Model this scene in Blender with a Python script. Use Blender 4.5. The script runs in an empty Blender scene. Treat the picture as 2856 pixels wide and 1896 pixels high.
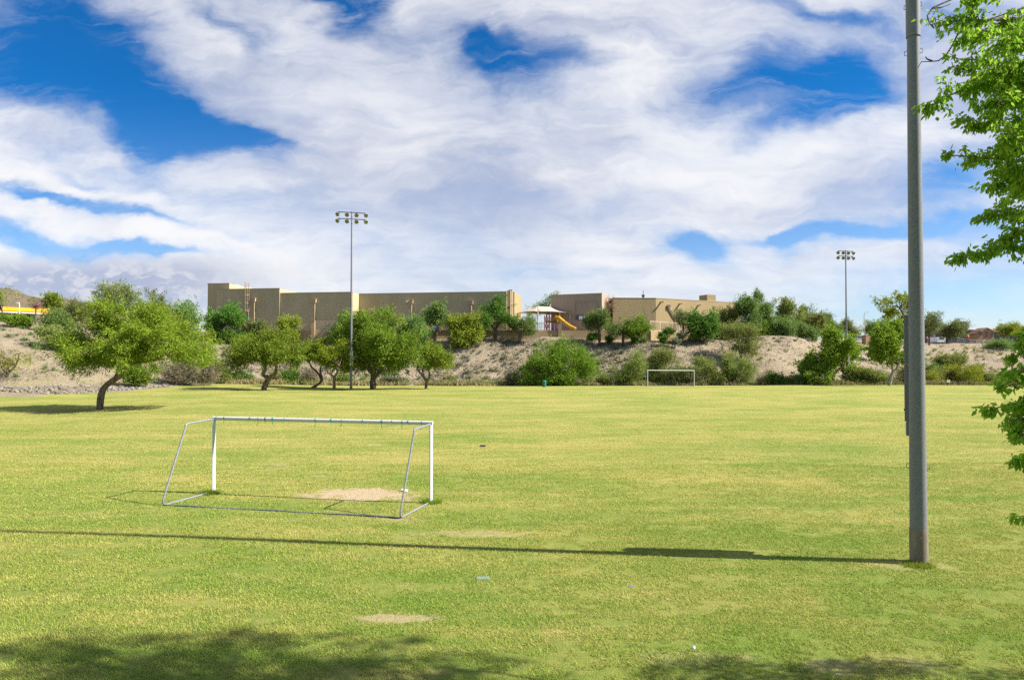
import bpy, bmesh, math, random
import numpy as np
from mathutils import Vector, Matrix
R = math.radians
S = bpy.context.scene
COL = S.collection

# ------------------------------------------------------------------ camera
CAMZ, FPX, CX, CY = 4.3, 1904.0, 1428.0, 965.0
PITCH = math.atan(35.0 / FPX)
cd = bpy.data.cameras.new("camera"); cam = bpy.data.objects.new("camera", cd); COL.objects.link(cam)
cam.location = (0, 0, CAMZ); cam.rotation_euler = (math.pi / 2 + PITCH, 0, 0)
cd.sensor_width = 36.0; cd.lens = 36.0 * FPX / 2856.0; cd.shift_y = 17.0 / 2856.0; cd.clip_start = 0.1; cd.clip_end = 9000
S.camera = cam
# ------------------------------------------------------------------ sun, exposure
SUN_EL = R(41.0); SHX, SHY = -0.993, 0.118                      # where shadows fall
SUNV = Vector((-SHX * math.cos(SUN_EL), -SHY * math.cos(SUN_EL), math.sin(SUN_EL)))
sl = bpy.data.lights.new("sun", 'SUN'); sun = bpy.data.objects.new("sun", sl); COL.objects.link(sun)
sl.energy = 5.0; sl.angle = R(0.5); sl.color = (1.0, 0.94, 0.84)
sun.rotation_euler = SUNV.to_track_quat('Z', 'Y').to_euler(); sun.location = (60, -20, 60)
S.view_settings.view_transform = 'Standard'; S.view_settings.look = 'None'
S.view_settings.gamma = 1; S.view_settings.exposure = 1.2
S.cycles.max_bounces = 6; S.cycles.transparent_max_bounces = 4
S.cycles.use_denoising = False
# ------------------------------------------------------------------ node helpers
class NT:
    def __init__(s, nt): s.t = nt
    def n(s, typ, ins=None, **kw):
        nd = s.t.nodes.new(typ)
        for k, v in kw.items(): setattr(nd, k, v)
        for k, v in (ins or {}).items():
            sk = nd.inputs[k]
            if hasattr(v, 'is_output') and getattr(v, 'is_output', False): s.t.links.new(v, sk)
            else: sk.default_value = v
        return nd
    def math(s, op, a, b=0.0, c=0.0, clamp=False):
        nd = s.n('ShaderNodeMath', {0: a, 1: b, 2: c}, operation=op); nd.use_clamp = clamp; return nd.outputs[0]
    def mix(s, f, a, b, mode='MIX'):
        nd = s.n('ShaderNodeMix', None, data_type='RGBA', blend_type=mode)
        for i, v in ((0, f), (6, a), (7, b)):
            if hasattr(v, 'is_output'): s.t.links.new(v, nd.inputs[i])
            else: nd.inputs[i].default_value = v if i == 0 or len(v) == 4 else (*v, 1)
        return nd.outputs[2]
    def noise(s, vec, scale, detail=3, rough=0.5, dist=0.0):
        ins = {'Scale': scale, 'Detail': detail, 'Roughness': rough, 'Distortion': dist}
        if vec is not None: ins['Vector'] = vec
        return s.n('ShaderNodeTexNoise', ins).outputs[0]
    def ss(s, v, a, b):   # smoothstep a..b -> 0..1
        return s.n('ShaderNodeMapRange', {'Value': v, 'From Min': a, 'From Max': b}, interpolation_type='SMOOTHSTEP').outputs[0]
    def vmath(s, op, a, b=(0, 0, 0)):
        nd = s.n('ShaderNodeVectorMath', None, operation=op)
        for i, v in ((0, a), (1, b)):
            if hasattr(v, 'is_output'): s.t.links.new(v, nd.inputs[i])
            else: nd.inputs[i].default_value = v
        return nd.outputs[1] if op in ('DOT_PRODUCT', 'LENGTH', 'DISTANCE') else nd.outputs[0]
    def scale(s, v, xyz): return s.vmath('MULTIPLY', v, xyz)
# ------------------------------------------------------------------ world: Nishita sky with drifting cloud sheets
def v_of(py):
    v = (CY - py) / FPX
    return (math.sin(PITCH) + v * math.cos(PITCH)) / (math.cos(PITCH) - v * math.sin(PITCH))
W = bpy.data.worlds.new("World"); S.world = W; W.use_nodes = True
W.cycles.sampling_method = 'MANUAL'; W.cycles.sample_map_resolution = 512
wt = NT(W.node_tree); W.node_tree.nodes.clear()
sky = wt.n('ShaderNodeTexSky', sky_type='NISHITA', sun_disc=False)
sky.sun_elevation = SUN_EL; sky.sun_rotation = math.atan2(SUNV.x, SUNV.y)
sky.air_density = 1.0; sky.dust_density = 0.6; sky.ozone_density = 2.0
g = wt.n('ShaderNodeTexCoord').outputs['Generated']
sp = wt.n('ShaderNodeSeparateXYZ', {0: g})
ay = wt.math('MAXIMUM', wt.math('ABSOLUTE', sp.outputs[1]), 0.12)
az = wt.math('MAXIMUM', sp.outputs[2], 0.0)
U = wt.math('DIVIDE', sp.outputs[0], ay); V = wt.math('DIVIDE', az, ay)
UV = wt.n('ShaderNodeCombineXYZ', {0: U, 1: V}).outputs[0]
zz = wt.math('ADD', az, 0.07)
PL = wt.n('ShaderNodeCombineXYZ', {0: wt.math('DIVIDE', sp.outputs[0], zz), 1: wt.math('DIVIDE', sp.outputs[1], zz)}).outputs[0]
# warp so that every edge is ragged
wv = wt.n('ShaderNodeTexNoise', {'Vector': wt.scale(UV, (1, 1.6, 1)), 'Scale': 5.0, 'Detail': 6.0, 'Roughness': 0.55}).outputs[1]
wv = wt.vmath('MULTIPLY', wt.vmath('SUBTRACT', wv, (0.5, 0.5, 0.5)), (0.21, 0.12, 0))
UW = wt.vmath('ADD', UV, wv)
K = 1.2091
HOLES = [  # px x, px y (at 2362), radii, tilt, weight : where blue shows
 (120, 40, 230, 95, 25, 1.3), (60, 150, 240, 95, 5, 1.3), (250, 205, 215, 70, 22, 1.2), (440, 275, 190, 42, 22, 1.4), (355, 325, 55, 55, 0, 1.2),
 (580, 305, 130, 20, 14, 1.1), (520, 60, 130, 25, 30, .55), (800, 10, 85, 55, 20, 1.15), (690, -20, 200, 25, 0, .6),
 (1190, 150, 105, 48, 20, .95), (1310, 140, 85, 32, 10, .75), (1110, 95, 50, 25, 40, .5),
 (1780, 190, 200, 88, -6, .98), (1980, 215, 130, 70, -25, .75), (1850, 265, 170, 35, -15, .6), (1900, 130, 90, 60, 60, .4),
 (1585, 580, 80, 36, 5, 2.0), (1850, 543, 120, 15, -4, 1.4), (2080, 535, 180, 22, -6, 1.3), (2200, 430, 110, 50, -15, .8), (2330, 560, 160, 40, 0, .55),
 (2280, 700, 330, 56, 0, 1.4), (1980, 700, 120, 25, 0, .35), (1900, 15, 210, 26, 12, .85), (2250, 30, 130, 60, 0, .7), (1830, 575, 60, 12, 0, .4),
 (90, 545, 220, 30, 10, 1.9), (330, 580, 130, 12, 8, 1.0), (60, 438, 120, 13, 6, 1.2), (300, 490, 200, 17, 14, 1.15), (180, 405, 70, 15, 10, .5),
 (330, 690, 330, 36, 0, .45), (700, 660, 160, 18, 0, .3), (1250, 640, 300, 12, 0, .25),
 (1010, 105, 240, 80, 22, .42), (640, 70, 190, 50, 30, .40), (1930, 120, 220, 80, 0, .35), (250, 270, 260, 60, 12, .38), (2250, 480, 200, 140, 0, .35), (320, 400, 320, 36, 14, .42), (1480, 60, 200, 60, 0, .28), (600, 520, 420, 40, 12, .22), (1350, 470, 500, 60, 5, .16)]
acc = None
for (hx, hy, rx, ry, rot, w) in HOLES:
    u0 = (hx * K - CX) / FPX; v0 = v_of(hy * K)
    mp = wt.n('ShaderNodeMapping', {'Vector': UW, 'Location': (u0, v0, 0), 'Rotation': (0, 0, R(-rot)), 'Scale': (rx * K / FPX, ry * K / FPX, 1)}, vector_type='TEXTURE')
    d2 = wt.vmath('DOT_PRODUCT', mp.outputs[0], mp.outputs[0])
    e = wt.math('MULTIPLY', wt.math('EXPONENT', wt.math('MULTIPLY', d2, -1.0)), w)
    acc = e if acc is None else wt.math('ADD', acc, e)
st = wt.n('ShaderNodeMapping', {'Vector': PL, 'Rotation': (0, 0, R(-12)), 'Scale': (0.7, 1.15, 1)})
fb = wt.noise(st.outputs[0], 1.1, 8, 0.58, 0.35)
sk = wt.n('ShaderNodeMapping', {'Vector': UW, 'Rotation': (0, 0, R(17)), 'Scale': (1.0, 3.6, 1)}).outputs[0]
fb2 = wt.noise(sk, 3.4, 9, 0.62, 0.5)
wsp = wt.noise(wt.n('ShaderNodeMapping', {'Vector': UW, 'Rotation': (0, 0, R(22)), 'Scale': (1.0, 6.5, 1)}).outputs[0], 7.0, 8, 0.66, 0.8)
bil = wt.noise(wt.scale(UW, (1.0, 1.7, 1)), 13.0, 9, 0.62, 0.25)
cov = wt.math('SUBTRACT', 1.06, wt.math('MULTIPLY', acc, 1.0))
cov = wt.math('ADD', cov, wt.math('MULTIPLY', wt.math('SUBTRACT', fb, 0.55), 0.75))
cov = wt.math('ADD', cov, wt.math('MULTIPLY', wt.math('SUBTRACT', fb2, 0.5), 1.05))
cov = wt.math('ADD', cov, wt.math('MULTIPLY', wt.math('SUBTRACT', wsp, 0.5), 0.36))
cov = wt.math('ADD', cov, wt.math('MULTIPLY', wt.math('SUBTRACT', bil, 0.5), 0.55))
alpha = wt.ss(cov, -0.25, 1.12)
veil = wt.math('MULTIPLY', wt.ss(wt.math('ADD', wt.math('MULTIPLY', wsp, .6), wt.math('MULTIPLY', fb2, .4)), 0.44, 0.66), 0.42)
alpha = wt.math('MAXIMUM', alpha, wt.math('MULTIPLY', veil, wt.ss(cov, -0.9, 0.4)))
alpha = wt.math('MULTIPLY', alpha, wt.math('ADD', 0.3, wt.math('MULTIPLY', wt.ss(sp.outputs[1], -0.25, 0.08), 0.7)))   # cloud in the unseen sky behind the viewer thinned to cut ambient light
# cloud tone: bright billows, lavender-grey thicker bellies
gn = wt.noise(sk, 2.1, 8, 0.58, 0.5)
gn2 = wt.noise(st.outputs[0], 1.8, 5, 0.55)
tone = wt.math('ADD', wt.math('MULTIPLY', gn, 0.72), wt.math('MULTIPLY', gn2, 0.28))
GREY = [(1050, 430, 420, 100, 8, .14), (1250, 330, 200, 90, 0, .07), (1900, 470, 380, 50, 0, .10), (860, 200, 260, 60, 15, -.08), (1600, 330, 260, 90, 0, -.10), (300, 640, 320, 40, 0, .20)]
for (hx, hy, rx, ry, rot, w) in GREY:
    mp = wt.n('ShaderNodeMapping', {'Vector': UW, 'Location': ((hx * K - CX) / FPX, v_of(hy * K), 0), 'Rotation': (0, 0, R(-rot)), 'Scale': (rx * K / FPX, ry * K / FPX, 1)}, vector_type='TEXTURE')
    d2 = wt.vmath('DOT_PRODUCT', mp.outputs[0], mp.outputs[0])
    tone = wt.math('SUBTRACT', tone, wt.math('MULTIPLY', wt.math('EXPONENT', wt.math('MULTIPLY', d2, -1.0)), w))
tone = wt.math('ADD', tone, wt.math('MULTIPLY', wt.math('SUBTRACT', wsp, 0.5), 0.12))
big = wt.noise(wt.n('ShaderNodeMapping', {'Vector': UW, 'Rotation': (0, 0, R(20)), 'Scale': (1.0, 3.0, 1)}).outputs[0], 1.5, 4, 0.5, 0.4)
tone = wt.math('ADD', tone, wt.math('MULTIPLY', wt.math('SUBTRACT', big, 0.5), 0.55))
tone = wt.math('ADD', tone, wt.math('MULTIPLY', wt.math('SUBTRACT', bil, 0.5), 0.30))
tone = wt.ss(tone, 0.20, 0.64)
ccol = wt.mix(tone, (4.0, 4.1, 4.7), (6.2, 6.2, 6.3))
tint = wt.mix(wt.ss(V, 0.03, 0.42), (0.75, 0.88, 1.10), (0.055, 0.46, 0.86))
blue = wt.mix(1.0, sky.outputs[0], tint, 'MULTIPLY')
# thin cumulus row low over the left horizon
cu = wt.noise(wt.scale(UV, (1.0, 1.9, 1)), 26, 8, 0.62, 0.3)
band = wt.math('MULTIPLY', wt.ss(V, 0.055, 0.085), wt.math('SUBTRACT', 1.0, wt.ss(V, 0.12, 0.165)))
band = wt.math('MULTIPLY', band, wt.math('SUBTRACT', 1.0, wt.ss(U, -0.55, -0.25)))
cua = wt.math('MULTIPLY', wt.ss(cu, 0.46, 0.60), band)
thin = wt.ss(wt.math('ADD', wt.math('MULTIPLY', big, .55), wt.math('MULTIPLY', gn, .45)), 0.62, 0.36)
alpha = wt.math('MULTIPLY', alpha, wt.math('SUBTRACT', 1.0, wt.math('MULTIPLY', thin, 0.40)))
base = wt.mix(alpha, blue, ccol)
base = wt.mix(wt.math('MULTIPLY', band, 0.75), base, (2.3, 2.75, 4.1))
base = wt.mix(wt.math('MULTIPLY', cua, 0.75), base, (4.9, 5.0, 5.4))
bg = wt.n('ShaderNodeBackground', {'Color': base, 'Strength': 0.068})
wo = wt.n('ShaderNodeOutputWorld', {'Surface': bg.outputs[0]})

# ------------------------------------------------------------------ geometry helpers
def P(px, py, Y):
    u = (px - CX) / FPX; v = (CY - py) / FPX
    dy = math.cos(PITCH) - v * math.sin(PITCH); dz = math.sin(PITCH) + v * math.cos(PITCH)
    t = Y / dy
    return Vector((u * t, Y, CAMZ + dz * t))
def origin(o):
    v = Vector((0, 0, 0))
    while o is not None: v += o.location; o = o.parent
    return v
def tag(o, label=None, cat=None, group=None, kind=None):
    if label: o['label'] = label
    if cat: o['category'] = cat
    if group: o['group'] = group
    if kind: o['kind'] = kind
    return o
def thing(name, label, cat, loc=(0, 0, 0), group=None):
    o = bpy.data.objects.new(name, None); COL.objects.link(o); o.location = loc; o.empty_display_size = 0.3
    return tag(o, label, cat, group)
def mesh_np(name, verts, faces, smooth=False):
    verts = np.asarray(verts, dtype=np.float32); faces = np.asarray(faces, dtype=np.int32)
    m = bpy.data.meshes.new(name); k = faces.shape[1]
    m.vertices.add(len(verts)); m.vertices.foreach_set('co', verts.ravel())
    m.loops.add(faces.size); m.loops.foreach_set('vertex_index', faces.ravel())
    m.polygons.add(len(faces)); m.polygons.foreach_set('loop_start', np.arange(0, faces.size, k, dtype=np.int32))
    try: m.polygons.foreach_set('loop_total', np.full(len(faces), k, dtype=np.int32))
    except Exception: pass
    m.update(calc_edges=True); m.validate()
    if smooth: m.polygons.foreach_set('use_smooth', np.ones(len(faces), dtype=bool))
    return m
def link_mesh(name, m, material, parent=None, loc=(0, 0, 0)):
    o = bpy.data.objects.new(name, m); COL.objects.link(o); o.location = loc
    if material: m.materials.append(material)
    if parent: o.parent = parent
    return o
class MB:
    def __init__(s): s.v = []; s.f = []
    def add(s, vs, fs):
        b = len(s.v); s.v += [Vector(v) for v in vs]; s.f += [tuple(i + b for i in f) for f in fs]; return s
    def box(s, c, size, rz=0.0, rot=None):
        M = rot if rot is not None else Matrix.Rotation(rz, 3, 'Z'); c = Vector(c); x, y, z = (d / 2 for d in size)
        vs = [c + M @ Vector(p) for p in ((-x, -y, -z), (x, -y, -z), (x, y, -z), (-x, y, -z), (-x, -y, z), (x, -y, z), (x, y, z), (-x, y, z))]
        return s.add(vs, [(3, 2, 1, 0), (4, 5, 6, 7), (0, 1, 5, 4), (1, 2, 6, 5), (2, 3, 7, 6), (3, 0, 4, 7)])
    def bar(s, a, b, w, h):     # rectangular bar between two points
        a, b = Vector(a), Vector(b); d = b - a; L = d.length
        q = d.to_track_quat('X', 'Z').to_matrix()
        return s.box((a + b) / 2, (L, w, h), rot=q)
    def tube(s, pts, rad, n=8, cap=True):
        pts = [Vector(p) for p in pts]; rad = rad if hasattr(rad, '__len__') else [rad] * len(pts)
        rings = []; prev = None
        for i, p in enumerate(pts):
            d = (pts[min(i + 1, len(pts) - 1)] - pts[max(i - 1, 0)]).normalized()
            ref = prev if prev is not None else (Vector((0, 1, 0)) if abs(d.y) < 0.9 else Vector((1, 0, 0)))
            a = (ref - d * ref.dot(d)).normalized(); b = d.cross(a); prev = a
            rings.append([p + (a * math.cos(2 * math.pi * k / n) + b * math.sin(2 * math.pi * k / n)) * rad[i] for k in range(n)])
        vs = [v for r in rings for v in r]; fs = []
        for i in range(len(pts) - 1):
            for k in range(n):
                fs.append((i * n + k, i * n + (k + 1) % n, (i + 1) * n + (k + 1) % n, (i + 1) * n + k))
        if cap: fs += [tuple(range(n))[::-1], tuple((len(pts) - 1) * n + k for k in range(n))]
        return s.add(vs, fs)
    def lathe(s, prof, c=(0, 0, 0), axis=(0, 0, 1), n=16):
        q = Vector(axis).normalized().to_track_quat('Z', 'Y').to_matrix(); c = Vector(c); vs = []; fs = []
        for (r, z) in prof:
            for k in range(n):
                a = 2 * math.pi * k / n; vs.append(c + q @ Vector((r * math.cos(a), r * math.sin(a), z)))
        for i in range(len(prof) - 1):
            for k in range(n): fs.append((i * n + k, i * n + (k + 1) % n, (i + 1) * n + (k + 1) % n, (i + 1) * n + k))
        return s.add(vs, fs)
    def prism(s, poly, z0, z1):
        n = len(poly); z0s = z0 if hasattr(z0, '__len__') else [z0] * n; z1s = z1 if hasattr(z1, '__len__') else [z1] * n
        vs = [(x, y, z0s[i]) for i, (x, y) in enumerate(poly)] + [(x, y, z1s[i]) for i, (x, y) in enumerate(poly)]
        fs = [tuple(range(n))[::-1], tuple(range(n, 2 * n))] + [(i, (i + 1) % n, n + (i + 1) % n, n + i) for i in range(n)]
        return s.add(vs, fs)
    def build(s, name, material, parent=None, loc=None, smooth=True, ang=35, bevel=0.0):
        o0 = origin(parent) if parent is not None else Vector(loc if loc is not None else (0, 0, 0))
        m = bpy.data.meshes.new(name); m.from_pydata([tuple(v - o0) for v in s.v], [], s.f); m.update()
        bm = bmesh.new(); bm.from_mesh(m); bmesh.ops.recalc_face_normals(bm, faces=bm.faces)
        if bevel: bmesh.ops.bevel(bm, geom=[e for e in bm.edges if len(e.link_faces) == 2 and e.calc_face_angle() > 0.6], offset=bevel, segments=1, affect='EDGES')
        bm.to_mesh(m); bm.free()
        if smooth:
            m.polygons.foreach_set('use_smooth', np.ones(len(m.polygons), dtype=bool)); m.set_sharp_from_angle(angle=R(ang))
        return link_mesh(name, m, material, parent, (0, 0, 0) if parent is not None else o0)

# ------------------------------------------------------------------ terrain heights
KN = [  # px column : (Y,z) knots  midfield, edge, foot, mid, crest, back1, back2
 (-2600, [(48, 0), (60, 0), (66, 1.0), (78, 4.0), (92, 8.0), (140, 12.3), (260, 14)]),
 (-900, [(48, 0), (60, 0), (66, 1.0), (78, 4.0), (92, 8.0), (140, 12.3), (260, 14)]),
 (0, [(60, 0), (72, .14), (76, 1.1), (88, 4.7), (104, 9.4), (145, 12.4), (260, 14)]),
 (165, [(62, 0), (75, .2), (79, 1.2), (90, 3.8), (106, 8.75), (145, 12.3), (260, 14)]),
 (280, [(65, .05), (79, .23), (83, .9), (95, 2.8), (112, 7.2), (145, 10), (260, 12)]),
 (430, [(72, .3), (85, .55), (89, .8), (102, 2.7), (122, 7.2), (140, 8.7), (260, 11)]),
 (600, [(80, .5), (96, .77), (100, .73), (112, 3.1), (131, 7.7), (138, 7.9), (240, 8.5)]),
 (820, [(86, .35), (104, .3), (108, .25), (118, 2.75), (132, 7.8), (138, 8), (240, 8)]),
 (1050, [(90, .25), (110, -.1), (113, -.1), (121, 3.0), (132, 7.9), (138, 8), (240, 8)]),
 (1500, [(93, .35), (112, -.15), (115, -.2), (122, 3.0), (131, 8.4), (136, 8.5), (240, 8.6)]),
 (1800, [(93, .4), (112, -.1), (115, -.2), (121, 2.7), (129, 7.6), (133, 7.8), (240, 9)]),
 (2000, [(93, .4), (112, -.1), (115, -.2), (121, 2.7), (133, 7.9), (150, 8.6), (240, 9)]),
 (2130, [(93, .4), (112, -.05), (115, -.2), (122, 3.3), (134, 8.9), (155, 9.6), (240, 10)]),
 (2210, [(93, .4), (112, 0), (116, -.2), (123, 2.9), (134, 8.5), (155, 9.4), (240, 10)]),
 (2300, [(93, .4), (112, 0), (116, -.2), (126, 2.3), (142, 7.3), (160, 8.3), (240, 10)]),
 (2410, [(93, .4), (112, 0), (116, -.2), (135, 2.5), (165, 7.8), (172, 8.8), (240, 9.5)]),
 (2580, [(93, .3), (112, 0), (116, -.3), (140, 2.1), (178, 7.6), (186, 8.6), (240, 9.2)]),
 (2856, [(93, .2), (112, -.05), (116, -.3), (142, 2.1), (180, 6.9), (190, 8.5), (250, 9)]),
 (4600, [(93, .2), (112, -.05), (116, -.3), (142, 2.1), (180, 6.9), (190, 8.5), (250, 9)])]
KU = np.array([(k[0] - CX) / FPX for k in KN]); KY = np.array([[p[0] for p in k[1]] for k in KN], float); KZ = np.array([[p[1] for p in k[1]] for k in KN], float)
def prof(u):
    u = np.asarray(u, float)
    ys = np.stack([np.interp(u, KU, KY[:, j]) for j in range(7)], -1); zs = np.stack([np.interp(u, KU, KZ[:, j]) for j in range(7)], -1)
    return ys, zs
def _h(u, y):
    ys, zs = prof(u); y = np.asarray(y, float)
    Yk = np.concatenate([np.full(ys[..., :1].shape, 35.0), ys, np.full(ys[..., :1].shape, 4000.0)], -1)
    Zk = np.concatenate([np.zeros(zs[..., :1].shape), zs, zs[..., -1:]], -1)
    out = np.where(y <= 35, 0.0, Zk[..., -1])
    for j in range(8):
        a, b = Yk[..., j], Yk[..., j + 1]; t = np.clip((y - a) / (b - a), 0, 1)
        out = np.where((y > a) & (y <= b), Zk[..., j] * (1 - t) + Zk[..., j + 1] * t, out)
    return out
def vnoise(x, y, s, seed=0):
    x = np.asarray(x, float) / s; y = np.asarray(y, float) / s; xi = np.floor(x); yi = np.floor(y); fx = x - xi; fy = y - yi
    def hsh(i, j):
        q = np.sin(i * 127.1 + j * 311.7 + seed * 74.7) * 43758.5453; return q - np.floor(q)
    fx = fx * fx * (3 - 2 * fx); fy = fy * fy * (3 - 2 * fy)
    return (hsh(xi, yi) * (1 - fx) + hsh(xi + 1, yi) * fx) * (1 - fy) + (hsh(xi, yi + 1) * (1 - fx) + hsh(xi + 1, yi + 1) * fx) * fy
def H(x, y):
    x = np.asarray(x, float); y = np.asarray(y, float); yy = np.maximum(y, 0.5); u = x / yy
    z = sum(_h(u, yy + d) for d in (-2.2, -1.1, 0, 1.1, 2.2)) / 5
    e = np.stack([np.interp(u, KU, KY[:, 1])], -1)[..., 0]
    out = np.clip((yy - e - 1.5) / 6, 0, 1)
    nz = (vnoise(x, y, 6, 1) - .5) * .7 + (vnoise(x, y, 2.3, 2) - .5) * .35 + (vnoise(x, y, 14, 3) - .5) * .6
    fld = (vnoise(x, y, 9, 4) - .5) * 0.10 * np.clip((yy - 4) / 8, 0, 1)
    return z + nz * out + fld * (1 - out)
def edgeY(u): return np.interp(u, KU, KY[:, 1])
def hit(px, py, y0=8.0, y1=420.0):
    Ys = np.arange(y0, y1, 0.25); d = P(px, py, 1.0); x = d.x * Ys; z = CAMZ + (d.z - CAMZ) * Ys
    below = np.nonzero(z <= H(x, Ys))[0]
    i = below[0] if len(below) else len(Ys) - 1
    return Vector((float(x[i]), float(Ys[i]), float(H(x[i], Ys[i]))))
def gnd(px, Y):
    x = (px - CX) / FPX * Y / math.cos(PITCH) * 1.0
    return Vector((x, Y, float(H(x, Y))))
# ------------------------------------------------------------------ materials
MATS = {}
def newmat(name):
    m = bpy.data.materials.new(name); m.use_nodes = True; m.node_tree.nodes.clear(); MATS[name] = m
    return m, NT(m.node_tree)
def out(t, sh, disp=None):
    o = t.n('ShaderNodeOutputMaterial'); t.t.links.new(sh, o.inputs['Surface'])
def pbr(t, col, rough=0.7, metal=0.0, normal=None, spec=0.3):
    ins = {'Base Color': col if hasattr(col, 'is_output') else (*col, 1), 'Roughness': rough, 'Metallic': metal, 'Specular IOR Level': spec}
    if normal is not None: ins['Normal'] = normal
    return t.n('ShaderNodeBsdfPrincipled', ins).outputs[0]
def bump(t, h, st=0.3, d=0.05): return t.n('ShaderNodeBump', {'Height': h, 'Strength': st, 'Distance': d}).outputs[0]
def pos(t): return t.n('ShaderNodeNewGeometry').outputs['Position']
def simple(name, col, rough=0.6, metal=0.0, var=0.12, sc=6.0, bs=0.0, spec=0.3):
    m, t = newmat(name); p = pos(t); n = t.noise(p, sc, 5, 0.6)
    c = t.mix(t.ss(n, .3, .7), tuple(v * (1 - var) for v in col), tuple(min(1, v * (1 + var)) for v in col))
    out(t, pbr(t, c, rough, metal, bump(t, t.noise(p, sc * 8, 3), bs, .02) if bs else None, spec)); return m
def lawn_color(t, p, blade=None):
    flat = t.vmath('MULTIPLY', p, (1, 1, 0))
    a = t.noise(t.scale(flat, (.55, 1.15, 0)), .20, 5, .62)          # broad dry and green areas
    b = t.noise(t.scale(flat, (.5, 1.6, 0)), .9, 6, .65)             # mower-width streaks
    c = t.noise(flat, 4.5, 5, .7)
    d = t.noise(flat, 26, 3, .7)
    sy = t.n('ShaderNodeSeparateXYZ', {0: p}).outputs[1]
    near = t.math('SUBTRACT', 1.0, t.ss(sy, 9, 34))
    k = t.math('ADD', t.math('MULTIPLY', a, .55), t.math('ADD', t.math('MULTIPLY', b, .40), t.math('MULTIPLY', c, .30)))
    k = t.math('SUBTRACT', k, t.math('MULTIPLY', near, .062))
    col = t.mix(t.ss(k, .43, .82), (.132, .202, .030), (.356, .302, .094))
    col = t.mix(t.math('MULTIPLY', t.ss(t.noise(t.scale(flat, (.7, 1.2, 0)), .075, 4, .55), .50, .68), .30), col, (.185, .200, .036))
    col = t.mix(t.math('MULTIPLY', t.ss(t.noise(t.scale(flat, (.6, 1.3, 0)), .55, 6, .7), .58, .74), .62), col, (.44, .34, .15))
    col = t.mix(t.math('MULTIPLY', t.ss(t.noise(flat, 1.3, 6, .75), .60, .74), .30), col, (.085, .19, .02))
    col = t.mix(t.math('MULTIPLY', t.ss(d, .5, .75), .30), col, (.36, .33, .10))
    col = t.mix(t.math('MULTIPLY', t.math('SUBTRACT', 1.0, t.ss(d, .28, .46)), .35), col, (.07, .10, .015))
    return col, flat
DIRT = [(-4.75, 21.75, 1.95, 1.15), (-1.95, 11.45, .80, .24), (8.2, 14.25, .95, .42), (-.9, 16.9, 1.7, .38), (-3.1, 18.35, .9, .25), (5.0, 9.6, 1.0, .35), (2.6, 9.9, 1.0, .3), (-7.2, 25.2, .5, .3), (-9.7, 28, .8, .35)]
def dirt_mask(t, flat):
    wob = t.math('ADD', t.math('MULTIPLY', t.math('SUBTRACT', t.noise(flat, 1.7, 8, .78), .5), 2.8), t.math('MULTIPLY', t.math('SUBTRACT', t.noise(flat, 14, 4, .8), .5), 1.3)); acc = None
    for i, (x, y, rx, ry) in enumerate(DIRT):
        q = t.vmath('MULTIPLY', t.vmath('SUBTRACT', flat, (x, y, 0)), (1 / rx, 1 / ry, 0))
        e = t.math('SUBTRACT', 1.0, t.vmath('LENGTH', q))
        w = t.math('MULTIPLY', t.ss(t.math('ADD', e, wob), -.02, .30), (1, .6, .22, .3, .3, .3, .25, .4, .3)[i])
        acc = w if acc is None else t.math('MAXIMUM', acc, w)
    return acc
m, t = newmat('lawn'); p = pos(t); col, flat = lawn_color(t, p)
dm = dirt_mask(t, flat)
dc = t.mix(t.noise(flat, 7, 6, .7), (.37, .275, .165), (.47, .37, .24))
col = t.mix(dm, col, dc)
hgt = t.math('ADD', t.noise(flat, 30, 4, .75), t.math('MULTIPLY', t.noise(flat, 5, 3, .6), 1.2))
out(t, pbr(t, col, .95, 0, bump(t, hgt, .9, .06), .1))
def blade_mat(name, tintmul=(1, 1, 1), dirt=False):
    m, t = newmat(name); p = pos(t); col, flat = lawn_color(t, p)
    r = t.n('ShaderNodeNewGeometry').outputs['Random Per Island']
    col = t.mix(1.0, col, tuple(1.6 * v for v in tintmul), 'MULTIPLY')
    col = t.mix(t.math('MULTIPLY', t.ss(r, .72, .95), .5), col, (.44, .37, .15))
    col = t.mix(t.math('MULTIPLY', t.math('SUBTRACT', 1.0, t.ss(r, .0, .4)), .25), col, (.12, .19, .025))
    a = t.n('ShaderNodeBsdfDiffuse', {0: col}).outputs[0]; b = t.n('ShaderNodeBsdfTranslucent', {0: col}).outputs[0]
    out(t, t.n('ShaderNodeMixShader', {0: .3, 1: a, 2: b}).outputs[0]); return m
blade_mat('grass_blade')
# desert soil
m, t = newmat('soil'); p = pos(t)
a = t.noise(p, .22, 5, .6); b = t.noise(p, 1.7, 6, .7); c = t.noise(p, 9, 4, .75); vor = t.n('ShaderNodeTexVoronoi', {'Vector': p, 'Scale': 3.2, 'Randomness': 1.0}).outputs[0]
col = t.mix(t.ss(a, .35, .65), (.305, .246, .168), (.250, .205, .143))
col = t.mix(t.math('MULTIPLY', t.ss(b, .50, .70), .55), col, (.36, .30, .215))
col = t.mix(t.math('MULTIPLY', t.math('SUBTRACT', 1.0, t.ss(b, .30, .45)), .55), col, (.155, .125, .085))
col = t.mix(t.math('MULTIPLY', t.ss(c, .55, .72), .45), col, (.42, .38, .32))
col = t.mix(t.math('MULTIPLY', t.math('SUBTRACT', 1.0, t.ss(c, .28, .42)), .5), col, (.11, .09, .065))
sxy = t.n('ShaderNodeSeparateXYZ', {0: p}); 
gl = t.math('MULTIPLY', t.math('SUBTRACT', 1.0, t.ss(sxy.outputs[0], -52, -38)), t.math('SUBTRACT', 1.0, t.ss(sxy.outputs[2], 1.5, 5.5)))
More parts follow.
